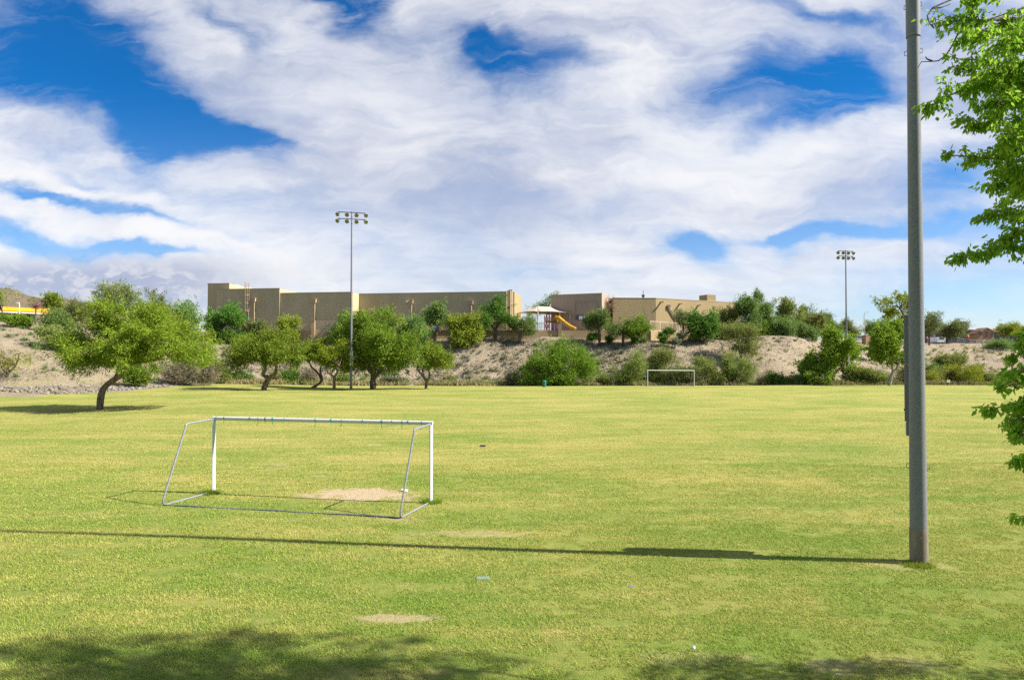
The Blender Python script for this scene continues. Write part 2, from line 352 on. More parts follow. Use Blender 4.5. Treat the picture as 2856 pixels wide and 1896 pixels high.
col = t.mix(t.math('MULTIPLY', t.math('MULTIPLY', gl, t.ss(t.noise(p, .6, 5, .7), .45, .65)), .55), col, (.25, .25, .08))
hh = t.math('ADD', t.math('MULTIPLY', b, 1.5), t.math('ADD', c, t.math('MULTIPLY', vor, .5)))
out(t, pbr(t, col, .95, 0, bump(t, hh, .8, .25), .1))
# distant hill
m, t = newmat('hill'); p = pos(t); a = t.noise(p, .035, 6, .65); b = t.noise(p, .14, 6, .7); c = t.noise(p, .45, 4, .7)
col = t.mix(t.ss(a, .4, .6), (.165, .125, .085), (.125, .105, .065)); col = t.mix(t.math('MULTIPLY', t.ss(b, .5, .62), .75), col, (.13, .15, .06))
col = t.mix(t.math('MULTIPLY', t.ss(c, .55, .7), .7), col, (.05, .045, .03)); col = t.mix(t.math('MULTIPLY', t.math('SUBTRACT', 1.0, t.ss(c, .28, .4)), .6), col, (.26, .20, .145))
out(t, pbr(t, col, .95, 0, bump(t, t.math('ADD', b, c), .9, 2.0), .1))
# foliage: (leaf colour a, leaf colour b, dry/bright tip colour)
def foliage(name, a, b, tip, tipw=.25, trans=.35):
    m, t = newmat(name); ge = t.n('ShaderNodeNewGeometry'); p = ge.outputs['Position']; r = ge.outputs['Random Per Island']
    n = t.noise(p, .8, 4, .6); oi = t.n('ShaderNodeObjectInfo').outputs['Random']
    col = t.mix(t.ss(t.math('ADD', t.math('MULTIPLY', r, .5), t.math('MULTIPLY', n, .7)), .30, .85), a, b)
    col = t.mix(t.math('MULTIPLY', t.ss(r, .72, .98), tipw), col, tip)
    col = t.n('ShaderNodeHueSaturation', {'Hue': t.math('ADD', .488, t.math('MULTIPLY', oi, .024)), 'Saturation': 1.0, 'Value': t.math('ADD', .88, t.math('MULTIPLY', oi, .24)), 'Color': col}).outputs[0]
    d = t.n('ShaderNodeBsdfDiffuse', {0: col}).outputs[0]; tr = t.n('ShaderNodeBsdfTranslucent', {0: col}).outputs[0]
    out(t, t.n('ShaderNodeMixShader', {0: trans, 1: d, 2: tr}).outputs[0]); return m
foliage('leaf_mesquite', (.130, .220, .022), (.250, .310, .032), (.40, .38, .06), .4)
foliage('leaf_mesquite_dark', (.105, .200, .026), (.220, .300, .034), (.35, .37, .06), .3)
foliage('leaf_deep', (.075, .165, .032), (.150, .265, .045), (.25, .33, .06), .3)
foliage('leaf_bluegreen', (.110, .195, .050), (.215, .305, .085), (.32, .37, .13), .3)
foliage('leaf_creosote', (.160, .205, .050), (.270, .305, .088), (.39, .37, .14), .35)
foliage('leaf_paloverde', (.150, .190, .070), (.240, .270, .095), (.34, .33, .14), .35)
foliage('leaf_yellowgreen', (.190, .260, .030), (.300, .345, .045), (.42, .41, .07), .4)
foliage('leaf_sage', (.165, .190, .110), (.270, .295, .185), (.38, .36, .24), .3)
foliage('leaf_bright', (.135, .220, .024), (.250, .325, .040), (.38, .42, .07), .35)
foliage('leaf_near', (.17, .33, .028), (.31, .47, .045), (.46, .54, .08), .4, .58)
foliage('twig_dry', (.180, .155, .095), (.290, .255, .160), (.40, .36, .24), .4, .05)
foliage('twig_red', (.200, .110, .095), (.300, .180, .150), (.38, .25, .2), .4, .05)
foliage('weed_dry', (.200, .190, .075), (.390, .330, .165), (.50, .43, .24), .5, .2)
foliage('ground_cover', (.120, .110, .065), (.215, .195, .125), (.30, .27, .19), .4, .1)
def bark(name, a, b, sc=14):
    m, t = newmat(name); p = pos(t); q = t.scale(p, (1, 1, .22)); n = t.noise(q, sc, 6, .7, .6)
    col = t.mix(t.ss(n, .35, .65), a, b); out(t, pbr(t, col, .9, 0, bump(t, n, 1.0, .06), .15)); return m
bark('bark_dark', (.045, .032, .022), (.165, .115, .075), 9)
bark('bark_mesquite', (.060, .040, .028), (.30, .215, .145), 8)
bark('bark_pale', (.16, .14, .11), (.40, .36, .29), 8)
# built things
def stucco(name, a, b, bs=.5):
    m, t = newmat(name); p = pos(t); n = t.noise(t.scale(p, (1, 1, .5)), .35, 5, .6); f = t.noise(p, 5, 5, .7); g2 = t.noise(t.scale(p, (2.5, 2.5, .15)), .9, 4, .6)
    col = t.mix(t.ss(n, .3, .7), a, b); col = t.mix(t.math('MULTIPLY', t.ss(g2, .55, .75), .22), col, tuple(v * .72 for v in a))
    out(t, pbr(t, col, .93, 0, bump(t, f, bs, .06) if bs else None, .1)); return m
stucco('stucco_gym', (.395, .322, .190), (.455, .374, .226), 0)
stucco('stucco_tan', (.300, .232, .122), (.335, .258, .140), .8)
stucco('stucco_taupe', (.32, .254, .195), (.355, .282, .216), 0)
stucco('stucco_maroon', (.16, .035, .050), (.19, .045, .060), .3)
stucco('stucco_house', (.28, .18, .11), (.31, .205, .125), .4)
stucco('stucco_grey', (.17, .15, .155), (.20, .175, .18), .4)
simple('trim_tan', (.38, .31, .205), .8, 0, .08, 2)
simple('trim_peach', (.44, .33, .21), .8, 0, .06, 3)
simple('unit_white', (.66, .58, .46), .7, 0, .05, 3)
m, t = newmat('block_wall'); p = pos(t)
q = t.n('ShaderNodeCombineXYZ', {0: t.n('ShaderNodeSeparateXYZ', {0: p}).outputs[0], 1: t.n('ShaderNodeSeparateXYZ', {0: p}).outputs[2]}).outputs[0]
br = t.n('ShaderNodeTexBrick', {'Vector': q, 'Scale': 1.0, 'Mortar Size': .016, 'Brick Width': .40, 'Row Height': .20, 'Color1': (.37, .27, .155, 1), 'Color2': (.41, .305, .18, 1), 'Mortar': (.25, .19, .12, 1)})
col = t.mix(t.math('MULTIPLY', t.ss(t.noise(p, .8, 5, .65), .45, .7), .4), br.outputs[0], (.30, .21, .125))
out(t, pbr(t, col, .95, 0, bump(t, t.noise(p, 7, 4), .4, .03), .1))
m, t = newmat('galvanised'); p = pos(t)
n = t.noise(t.scale(p, (1, 1, .7)), 55, 4, .7); n2 = t.noise(t.scale(p, (1, 1, .3)), 3.2, 4, .6); v = t.n('ShaderNodeTexVoronoi', {'Vector': p, 'Scale': 60.0}).outputs[1]
col = t.mix(t.ss(n, .3, .72), (.075, .09, .118), (.190, .205, .232)); col = t.mix(t.math('MULTIPLY', t.ss(n2, .5, .75), .35), col, (.08, .095, .12))
col = t.mix(.05, col, v); 
out(t, pbr(t, t.n('ShaderNodeHueSaturation', {'Saturation': .25, 'Color': col}).outputs[0], 0.55, .0, None, .25))
m, t = newmat('concrete'); p = pos(t); n = t.noise(t.scale(p, (1, 1, .5)), 4, 6, .7); n2 = t.noise(t.scale(p, (3, 3, .6)), 2.6, 4, .6)
col = t.mix(t.ss(n, .35, .7), (.17, .145, .105), (.25, .215, .165)); col = t.mix(t.math('MULTIPLY', t.ss(n2, .56, .68), .7), col, (.15, .11, .075))
out(t, pbr(t, col, .9, 0, bump(t, t.noise(p, 60, 4), .3, .01), .15))
m, t = newmat('white_paint'); p = pos(t); n = t.noise(p, 12, 6, .7); n2 = t.noise(t.scale(p, (1, 1, 1)), 45, 3, .7)
col = t.mix(t.ss(n, .60, .74), (.54, .54, .53), (.38, .36, .33)); col = t.mix(t.math('MULTIPLY', t.ss(n2, .66, .75), .6), col, (.34, .30, .25))
out(t, pbr(t, col, .45, 0, None, .4))
simple('steel_tube', (.24, .25, .265), .45, .3, .18, 14)
simple('dark_tube', (.15, .16, .19), .55, .5, .2, 10)
simple('teal_tape', (.01, .32, .30), .5, 0, .1, 20)
simple('cabinet_grey', (.50, .52, .53), .45, .1, .06, 4)
simple('cabinet_white', (.70, .71, .70), .5, 0, .05, 4)
simple('black', (.025, .025, .03), .6, 0, .2, 8)
simple('dark_metal', (.07, .072, .08), .5, .4, .2, 6)
simple('lamp_shell', (.32, .33, .35), .35, .7, .15, 10)
simple('lamp_inner', (.22, .19, .11), .35, .6, .3, 9)
simple('rail_tan', (.40, .31, .23), .6, 0, .1, 3)
simple('rail_brown', (.22, .16, .115), .6, 0, .1, 3)
simple('canopy_beige', (.48, .385, .29), .8, 0, .04, 2)
simple('plastic_yellow', (.60, .33, .010), .4, 0, .06, 3)
simple('plastic_orange', (.62, .22, .02), .45, 0, .08, 3)
simple('plastic_purple', (.26, .15, .40), .45, 0, .08, 3)
simple('plastic_pink', (.60, .13, .16), .45, 0, .08, 3)
simple('plastic_red', (.55, .07, .04), .45, 0, .08, 3)
simple('plastic_blue', (.02, .07, .42), .4, 0, .08, 3)
simple('sign_blue', (.05, .14, .50), .5, 0, .05, 5)
simple('sign_white', (.78, .78, .78), .5, 0, .03, 5)
simple('fascia_yellow', (.62, .36, .004), .45, 0, .04, 1.5)
simple('fascia_red', (.38, .05, .025), .5, 0, .05, 2)
simple('fascia_white', (.72, .71, .70), .5, 0, .03, 2)
simple('door_brown', (.15, .055, .03), .6, 0, .1, 3)
simple('cream', (.58, .50, .32), .8, 0, .06, 2)
stucco('stucco_slate', (.085, .08, .105), (.105, .10, .125), 0)
simple('roof_tile', (.215, .120, .085), .85, 0, .2, 2.5, .4)
simple('bin_green', (.012, .16, .085), .5, 0, .1, 5)
simple('valve_lid', (.15, .21, .16), .6, 0, .15, 14)
simple('bag_white', (.74, .74, .76), .5, 0, .08, 20)
simple('paper_blue', (.03, .10, .40), .5, 0, .08, 20)
m, t = newmat('rock'); r = t.n('ShaderNodeNewGeometry').outputs['Random Per Island']; col = t.mix(r, (.115, .10, .082), (.275, .25, .215)); col = t.mix(t.math('MULTIPLY', t.noise(pos(t), 9, 4, .7), .5), col, (.17, .14, .105)); out(t, pbr(t, col, .92, 0, None, .1))
simple('hivis_green', (.28, .80, .06), .6, 0, .05, 8)
simple('hivis_orange', (.85, .16, .035), .6, 0, .05, 8)
simple('denim', (.06, .075, .12), .8, 0, .15, 9)
simple('skin', (.40, .22, .14), .6, 0, .05, 9)
simple('rubber', (.02, .02, .02), .8, 0, .1, 9)
simple('car_paint', (.35, .42, .45), .3, .2, .03, 2)
m, t = newmat('glass_dark'); out(t, pbr(t, (.03, .04, .05), .08, 0, None, .6))
M = MATS
# ------------------------------------------------------------------ ground
rng = np.random.default_rng(11)
def grid_mesh(us, rows):   # rows: list of functions u -> Y ; polar sheet of real terrain
    us = np.asarray(us); vs = []
    for f in rows:
        Y = f(us); X = us * Y; vs.append(np.stack([X, Y, H(X, Y)], -1))
    vs = np.concatenate(vs); n = len(us); k = len(rows)
    i = np.arange(n - 1)[None, :] + n * np.arange(k - 1)[:, None]; i = i.ravel()
    return vs, np.stack([i, i + 1, i + n + 1, i + n], -1)
US = np.concatenate([np.linspace(-6, -1.35, 14)[:-1], np.linspace(-1.35, 1.35, 330), np.linspace(1.35, 6, 14)[1:]])
ts = np.linspace(0, 1, 90) ** 1.6
rows = [(lambda u, s=s: 1.0 + s * (edgeY(u) + .6 * np.sin(u * 37) + .4 * np.sin(u * 91) - 1.0)) for s in ts]
vs, fs = grid_mesh(US, rows)
fl = mesh_np('field', vs, fs, True); 
field = link_mesh('field', fl, M['lawn']); field['kind'] = 'structure'
mb = MB(); mb.add([(-400, 1, 0), (400, 1, 0), (400, -120, 0), (-400, -120, 0)], [(0, 3, 2, 1)])
back = mb.build('lawn_behind', M['lawn'], smooth=False); back['kind'] = 'structure'
eY = lambda u: edgeY(u) + .6 * np.sin(u * 37) + .4 * np.sin(u * 91)
us2 = np.concatenate([np.linspace(-6, -1.35, 14)[:-1], np.linspace(-1.35, 1.35, 420), np.linspace(1.35, 6, 14)[1:]])
rows = [lambda u: eY(u) - .5] + [(lambda u, s=s: eY(u) + .02 + s * (prof(u)[0][..., 4] + 6 - eY(u))) for s in np.linspace(0, 1, 66)]
rows += [(lambda u, d=d: prof(u)[0][..., 4] + d) for d in (9, 14, 22, 34, 50, 75, 110, 170, 300, 600, 1400, 4200)]
vs, fs = grid_mesh(us2, rows); vs[:len(us2), 2] -= .35
hs = link_mesh('hillside', mesh_np('hillside', vs, fs, True), M['soil']); hs['kind'] = 'structure'
# far rocky hill behind the left bank
ridge_px = [(-1400, 640), (-700, 700), (-250, 752), (0, 802), (40, 810), (80, 824), (112, 828), (150, 822), (185, 828), (215, 838), (250, 846), (300, 862), (380, 885), (480, 915), (600, 950)]
RX = np.array([(p[0] - CX) / FPX for p in ridge_px]); RV = np.array([v_of(p[1]) for p in ridge_px])
uu = np.linspace(RX[0], RX[-1], 260); vs = []; NR = 46; Y0, Y1 = 262., 430.
for j in range(NR):
    s = j / (NR - 1)
    if s <= .75: q = s / .75; Y = np.full_like(uu, Y0 + q * (Y1 - Y0)); zt = CAMZ + np.interp(uu, RX, RV) * Y1; z = 9 + (zt - 9) * (q ** 1.15)
    else: q = (s - .75) / .25; Y = np.full_like(uu, Y1 + q * 130); zt = CAMZ + np.interp(uu, RX, RV) * Y1; z = zt - (zt - 5) * q ** 1.3
    X = uu * Y; env = 4 * min(s / .75, 1) * (1 - .0 * s)
    z = z + ((vnoise(X, Y, 26, 7) - .5) * 1.6 + (vnoise(X, Y, 9, 8) - .5) * 1.1 + (vnoise(X, Y, 3.5, 9) - .5) * .5) * (env / 4 + .1)
    vs.append(np.stack([X, Y, z], -1))
vs = np.concatenate(vs); n = len(uu); i = (np.arange(n - 1)[None, :] + n * np.arange(NR - 1)[:, None]).ravel()
hl = link_mesh('far_hill', mesh_np('far_hill', vs, np.stack([i, i + 1, i + n + 1, i + n], -1), True), M['hill']); hl['kind'] = 'structure'
HILLV = vs
# ------------------------------------------------------------------ leaves
def norm(a): return a / np.maximum(np.linalg.norm(a, axis=-1, keepdims=True), 1e-6)
def leaves(rng, c, outd, L, Wd, droop=.15, rnd=.9, outw=.7):
    n = len(c); a = norm(outd * outw + rng.normal(size=(n, 3)) * rnd * .6 + np.array([0, 0, -droop])); s = norm(np.cross(a, rng.normal(size=(n, 3))))
    l = (L * rng.uniform(.6, 1.3, n))[:, None]; w = (Wd * rng.uniform(.7, 1.25, n))[:, None]
    v = np.stack([c, c + a * l * .45 + s * w / 2, c + a * l, c + a * l * .45 - s * w / 2], 1).reshape(-1, 3)
    return v, np.arange(4 * n).reshape(n, 4)
def unit(rng, n): return norm(rng.normal(size=(n, 3)))
def clump_centres(rng, ells, n, rp=.42, lump=.22):
    w = np.array([(e[3] * e[4] * e[5]) ** .67 for e in ells]); idx = rng.choice(len(ells), n, p=w / w.sum())
    E = np.array(ells)[idx]; d = unit(rng, n); r = rng.uniform(0.03, 1, n) ** rp
    ph = rng.uniform(0, 6.28, 4)
    r = r * (1 - lump + lump * 1.1 * (np.sin(d[:, 0] * 5 + ph[0] + E[:, 0]) + np.sin(d[:, 2] * 6 + ph[1]) + np.sin(d[:, 1] * 5 + ph[2] + d[:, 0] * 4)) / 2.0)
    return E[:, :3] + d * E[:, 3:] * r[:, None], E
def crown(rng, ells, nc, nl, cr, L, Wd, droop=.15, rp=.42, lump=.22, flat=.6, void=.40):
    c, E = clump_centres(rng, ells, int(nc * 1.55), rp, lump); sd = float(rng.uniform(0, 99)); sc = max(cr * 2.0, .5)
    nz = vnoise(c[:, 0] + c[:, 2] * .41, c[:, 1] + c[:, 2] * .63, sc, sd) + vnoise(c[:, 2] + c[:, 1] * .3, c[:, 0] - c[:, 1] * .2, sc * 1.1, sd + 1)
    keep = nz > np.quantile(nz, void); c = c[keep]; nc = len(c)
    mid = np.array(ells)[:, :3].mean(0) - np.array([0, 0, .5 * np.array(ells)[:, 5].mean()])
    cs = cr * rng.uniform(.45, 1.35, nc); k = rng.poisson(nl, nc); ii = np.repeat(np.arange(nc), k)
    sd_ = norm(norm(c - mid) * .9 + rng.normal(size=(nc, 3)) * .5 + np.array([0, 0, .12 - droop * .6]))
    t_ = rng.uniform(-1.0, 1.25, len(ii)) * cs[ii]; taper = np.clip(1.15 - .55 * t_ / cs[ii], .4, 1.5)
    off = sd_[ii] * t_[:, None] * 1.15 + rng.normal(size=(len(ii), 3)) * (cs[ii] * taper)[:, None] * np.array([.36, .36, .36 * flat + .08])
    p = c[ii] + off; od = norm(sd_[ii] * 1.0 + .8 * norm(off))
    v, f = leaves(rng, p, od, L, Wd, droop)
    return v, f, c
def limb(a, b, r0, r1, rng, seg=5, sag=.12, wob=.05):
    a, b = Vector(a), Vector(b); d = b - a; Lh = d.length
    side = Vector(rng.normal(size=3)) * Lh * wob
    pts = []; rad = []
    for i in range(seg + 1):
        q = i / seg; p = a.lerp(b, q) + side * math.sin(q * math.pi) + Vector((0, 0, 1)) * sag * Lh * math.sin(q * math.pi)
        pts.append(p); rad.append(r0 + (r1 - r0) * q)
    return pts, rad
TREESEED = [100]
def tree(name, label, cat, b, E, leaf, barkm, trunks, r, nc, nl, cr, L, Wd, group=None, droop=.15, limbs=10, twigs=0, rp=.42, lump=.30, flat=.6, Y=None, ry=.9, maxz=None):
    """b: pixel of the foot; E: crown lobes as pixel boxes (+depth offset); trunks: lists of pixel way-points with depth offsets"""
    TREESEED[0] += 1; rng = np.random.default_rng(TREESEED[0])
    g = hit(*b) if Y is None else gnd(b[0], Y)
    Y = g.y; kf = Y / FPX
    ells = []
    for e in E:
        cw = (max(q_[2] for q_ in E) - min(q_[0] for q_ in E)) / 2 * kf; r_ = (e[2] - e[0]) / 2 * kf
        dy = e[4] if len(e) > 4 else (cw - r_ * .8) * (.75, -.75, .3, -.35, .9, -.9)[len(ells) % 6] * .8
        c = P((e[0] + e[2]) / 2, (e[1] + e[3]) / 2, Y + dy); k2 = (Y + dy) / FPX
        rx = (e[2] - e[0]) / 2 * k2 * 1.22; rz = (e[3] - e[1]) / 2 * k2 * 1.18
        ells.append((c.x, c.y, c.z, rx, max(rx * ry, .5 * rz), rz))
    root = thing(name, label, cat, g, group)
    v, f, cc = crown(rng, ells, nc, nl, cr, L, Wd, droop, rp, lump, flat)
    gl = np.asarray(g)
    keep = None
    if True:
        zz = v.reshape(-1, 4, 3)[:, :, 2].min(1); hz = H(v.reshape(-1, 4, 3)[:, 0, 0], v.reshape(-1, 4, 3)[:, 0, 1]); ok = zz > hz + .02
        v = v.reshape(-1, 4, 3)[ok].reshape(-1, 3); f = np.arange(len(v)).reshape(-1, 4)
    link_mesh('crown', mesh_np('crown', v - gl, f), M[leaf], root)
    mb = MB(); tops = []
    for tw in trunks:
        pts = [g - Vector((0, 0, .15))] if len(tw[0]) < 4 else []
        for w in tw: pts.append(P(w[0], w[1], Y + (w[2] if len(w) > 2 else 0)))
        n = len(pts)
        # smooth the way-points into a bending stem
        fine = []; fr = []
        for i in range(n - 1):
            p0 = pts[max(i - 1, 0)]; p1 = pts[i]; p2 = pts[i + 1]; p3 = pts[min(i + 2, n - 1)]
            for k in range(4):
                q = k / 4
                fine.append(.5 * ((2 * p1) + (p2 - p0) * q + (2 * p0 - 5 * p1 + 4 * p2 - p3) * q * q + (3 * p1 - p0 - 3 * p2 + p3) * q ** 3)); fr.append((i + q) / (n - 1))
        fine.append(pts[-1]); fr.append(1.0)
        rad = [r * ((1.35 - 1.2 * q) if q < .12 else (1.21 - (q - .12) * .62)) * (1 + .10 * math.sin(q * 23 + len(tw))) for q in fr]
        mb.tube(fine, rad, 9); tops.append((fine[-1], rad[-1], fine))
    idx = rng.permutation(len(cc)); cnt = 0
    for j in idx:
        if cnt >= limbs: break
        t0 = tops[cnt % len(tops)]; tgt = Vector(cc[j])
        if (tgt - t0[0]).length < .4 or tgt.z < t0[0].z - .6 * max(1.0, (tgt - t0[0]).length * .35): continue
        p, rd = limb(t0[0], tgt, t0[1] * .62, .012 + .012 * kf * 10, rng); mb.tube(p, rd, 5, False); cnt += 1
        for q in range(twigs):
            s = p[rng.integers(2, len(p))]; near = cc[rng.integers(0, len(cc), 60)]; dd = np.linalg.norm(near - np.array(s), axis=1); e = Vector(near[np.argmin(np.abs(dd - 1.6))])
            p2, r2 = limb(s, e, .045, .012, rng, 3, .02, .12); mb.tube(p2, r2, 4, False)
    mb.build('trunk', M[barkm], root)
    return root
def shrub_arrays(rng, ells, nc, nl, cr, L, Wd, droop=0, rp=.45, lump=.25, stems=0, foot=None):
    v, f, cc = crown(rng, ells, nc, nl, cr, L, Wd, droop, rp, lump, .8); return v, f, cc
def shrub(name, label, cat, b, E, leaf, nc, nl, cr, L, Wd, group=None, Y=None, stem='bark_dark', stems=7, ry=.8, droop=0.0, rp=.45, lump=.25):
    TREESEED[0] += 1; rng = np.random.default_rng(TREESEED[0])
    g = hit(*b) if Y is None else gnd(b[0], Y); Y = g.y; ells = []
    for e in E:
        dy = e[4] if len(e) > 4 else 0.0; c = P((e[0] + e[2]) / 2, (e[1] + e[3]) / 2, Y + dy); k2 = (Y + dy) / FPX
        rx = (e[2] - e[0]) / 2 * k2 * 1.18; rz = (e[3] - e[1]) / 2 * k2 * 1.14; ells.append((c.x, c.y, c.z, rx, max(rx * ry, .6 * rz), rz))
    v, f, cc = crown(rng, ells, nc, nl, cr, L, Wd, droop, rp, lump, .8)
    q = v.reshape(-1, 4, 3); ok = q[:, :, 2].min(1) > H(q[:, 0, 0], q[:, 0, 1]) + .01; v = q[ok].reshape(-1, 3); f = np.arange(len(v)).reshape(-1, 4)
    root = thing(name, label, cat, g, group)
    link_mesh('crown', mesh_np('crown', v - np.asarray(g), f), M[leaf], root)
    if stems:
        mb = MB()
        for j in rng.permutation(len(cc))[:stems]:
            p, rd = limb(g + Vector((rng.normal() * .15, rng.normal() * .15, -.1)), cc[j], .05 + .03 * rng.random(), .012, rng, 4, -.05, .06); mb.tube(p, rd, 5, False)
        mb.build('stems', M[stem], root)
    return root
# ------------------------------------------------------------------ school: terrace, wall, buildings
TZ = 9.45
def pxx(px, Y): return (px - CX) / FPX * Y
Wl = [(pxx(540, 136.5), 136.5), (pxx(872, 131.2), 131.2), (pxx(1811, 134.6), 134.6)]
Wr = (36.5, 143.6); Wr2 = (60, 163)
mb = MB(); mb.prism([Wl[0], Wl[1], Wl[2], Wr, Wr2, (62, 230), (-90, 230), (-90, 150)], 5.5, TZ)
te = mb.build('school_terrace', M['soil'], loc=(0, 150, TZ), smooth=False); te['kind'] = 'structure'
def wall_run(mb, a, b, z0, z1, th):
    a, b = Vector((*a, 0)), Vector((*b, 0)); d = (b - a).normalized(); nn = Vector((d.y, -d.x, 0)) * th
    mb.prism([(a + nn).to_tuple()[:2], (b + nn).to_tuple()[:2], b.to_tuple()[:2], a.to_tuple()[:2]], z0, z1)
def along(px, seg, inset=.0):
    (x0, y0), (x1, y1) = seg; u = (px - CX) / FPX; s = (u * y0 - x0) / ((x1 - x0) - u * (y1 - y0)); return (x0 + (x1 - x0) * s, y0 + (y1 - y0) * s - .15)
rw = thing('retaining_wall', 'long tan concrete block retaining wall below the school yard', 'wall', (-10, 134, 7.5))
mb = MB(); wall_run(mb, Wl[0], Wl[1], 5, 9.62, .3); wall_run(mb, Wl[1], Wl[2], 5, 9.76, .3); mb.build('front_face', M['block_wall'], rw, smooth=False)
mb = MB(); wall_run(mb, (27.1, 134.35), (37.4, 144.6), 5, 9.76, .3); mb.build('side_face', M['stucco_tan'], rw, smooth=False)
for px, Yq, z1 in ((874, 131.0, 11.5), (1561, 133.5, 11.4)):
    mb = MB(); mb.box((pxx(px, Yq), Yq - .12, (5 + z1) / 2), (.62, .7, z1 - 5)); mb.box((pxx(px, Yq), Yq - .12, z1 + .06), (.72, .8, .12)); mb.build('pilaster', M['block_wall'], rw, smooth=False)
mb = MB(); wall_run(mb, along(1180, Wl[1:]), along(1500, Wl[1:]), 9.765, 9.84, .36); mb.build('wall_cap', M['trim_tan'], rw, smooth=False)

def fence(name, label, a, b, z0, hgt, n, matn, group=None, pick=.14, frame=False):
    a, b = Vector((*a, z0)), Vector((*b, z0)); root = thing(name, label, 'fence', a, group); d = (b - a).normalized(); L = (b - a).length
    for i in range(n + 1):
        p = a + d * (L * i / n); mb = MB(); mb.box(p + Vector((0, 0, hgt / 2)), (.09, .09, hgt + .05), math.atan2(d.y, d.x)); mb.build('post', M[matn], root, smooth=False)
    for i in range(n):
        p = a + d * (L * i / n) + d * .05; q = a + d * (L * (i + 1) / n) - d * .05; mb = MB(); up = Vector((0, 0, 1))
        for zz in (.08, hgt - .04): mb.bar(p + up * zz, q + up * zz, .05, .07 if not frame else .16)
        k = int((q - p).length / pick)
        for j in range(1, k):
            s = p.lerp(q, j / k); mb.box(s + up * hgt / 2, (.028, .028, hgt - .14), math.atan2(d.y, d.x))
        if frame:
            for s in (p, q): mb.box(s + up * hgt / 2, (.16, .06, hgt), math.atan2(d.y, d.x))
        mb.build('panel', M[matn], root, smooth=False)
    return root
fence('metal_fence', 'tan picket fence on the wall below the gym, left of the block pillar', along(700, Wl[:2]), along(869, Wl[:2]), 9.62, 1.72, 5, 'rail_tan', 'picket fences on the retaining wall')
fence('metal_fence', 'tan picket fence on the wall in front of clipped hedges and the gym', along(880, Wl[1:]), along(1040, Wl[1:]), 9.76, 1.78, 5, 'rail_tan', 'picket fences on the retaining wall')
fence('metal_fence', 'brown picket fence in front of the playground posts, left of the block pillar', along(1350, Wl[1:]), along(1557, Wl[1:]), 9.76, 1.55, 6, 'rail_brown', 'picket fences on the retaining wall')
fence('metal_fence', 'brown picket fence on the wall right of the yellow slide, behind two trees', along(1566, Wl[1:]), along(1806, Wl[1:]), 9.76, 1.9, 7, 'rail_brown', 'picket fences on the retaining wall')
fence('metal_fence', 'pale framed fence panels on the sunlit wall corner of the school yard', (27.2, 134.3), (37.2, 144.2), 9.76, 1.95, 4, 'trim_tan', 'picket fences on the retaining wall', .12, True)
# ---- gym
T = Vector((.989, -.148, 0)); B = Vector((.148, .989, 0))
gym = thing('gym_building', 'long brown stucco gym with stepped flat roof and downpipes above the trees', 'building', (-30, 145, TZ))
def block(name, matn, a, L, D, z1, parent, z0=TZ - .5, t=T, b=B, smooth=False):
    a = Vector((*a[:2], 0)); q = [a, a + t * L, a + t * L + b * D, a + b * D]; mb = MB(); mb.prism([v.to_tuple()[:2] for v in q], z0, z1); return mb.build(name, M[matn], parent, smooth=False)
def capstrip(name, matn, a, L, z, parent, t=T, b=B, D=.45, h=.16, over=.05):
    a = Vector((*a[:2], 0)) - b * over - t * over; L += 2 * over; q = [a, a + t * L, a + t * L + b * D, a + b * D]; mb = MB(); mb.prism([v.to_tuple()[:2] for v in q], z + .004, z + h); return mb.build(name, M[matn], parent, smooth=False)
g2 = Vector((-62.0, 143.0, 0)); Z2 = 18.72
g3 = g2 + T * 14.1 + B * .25; Z3 = 17.75
g4 = g3 - B * .25 + T * 15.72 + B * 3.8; Z4 = 17.72
g1 = Vector((pxx(578, 147), 147, 0))
block('tower_block', 'stucco_gym', g1, 5.0, 14, 20.35, gym); capstrip('parapet_cap', 'trim_tan', g1, 5.0, 20.35, gym)
block('wall', 'stucco_gym', g2, 14.1, 22, Z2, gym); capstrip('parapet_cap', 'trim_tan', g2, 14.1, Z2, gym)
block('wall', 'stucco_gym', g3, 15.72, 20, Z3, gym); capstrip('parapet_cap', 'trim_tan', g3, 15.72, Z3, gym)
block('wall', 'stucco_gym', g4, 31.2, 22, Z4, gym); capstrip('parapet_cap', 'trim_tan', g4, 31.2, Z4, gym)
mb = MB(); c = P(650, 800, 152); mb.box((c.x, 152, 19.6), (2.0, 3, 2.2)); mb.build('roof_unit', M['unit_white'], gym, smooth=False)
g5 = g4 + T * 31.2                                              # right end with tall fins
mb = MB(); 
for k, (o, zt) in enumerate(((.9, 18.1), (3.4, 18.5))):
    p = g5 + B * o; mb.box((p.x + .38, p.y, (TZ + zt) / 2), (.75, .95, zt - TZ), math.atan2(T.y, T.x))
mb.build('end_fin', M['trim_peach'], gym, smooth=False)
mb = MB(); p = g5 + B * 2.1; mb.box((p.x + .25, p.y, 14.6), (.5, 3.6, .25), math.atan2(T.y, T.x)); mb.build('trellis_beam', M['black'], gym, smooth=False)
c2 = g5 + B * 5.5; block('end_wall', 'stucco_tan', g5 + B * 4.6 , .9, 12, 18.2, gym)
def on_gym(px, a):   # point on the wall line through a along T
    u = (px - CX) / FPX; s = (u * a.y - a.x) / (T.x - u * T.y); return a + T * s
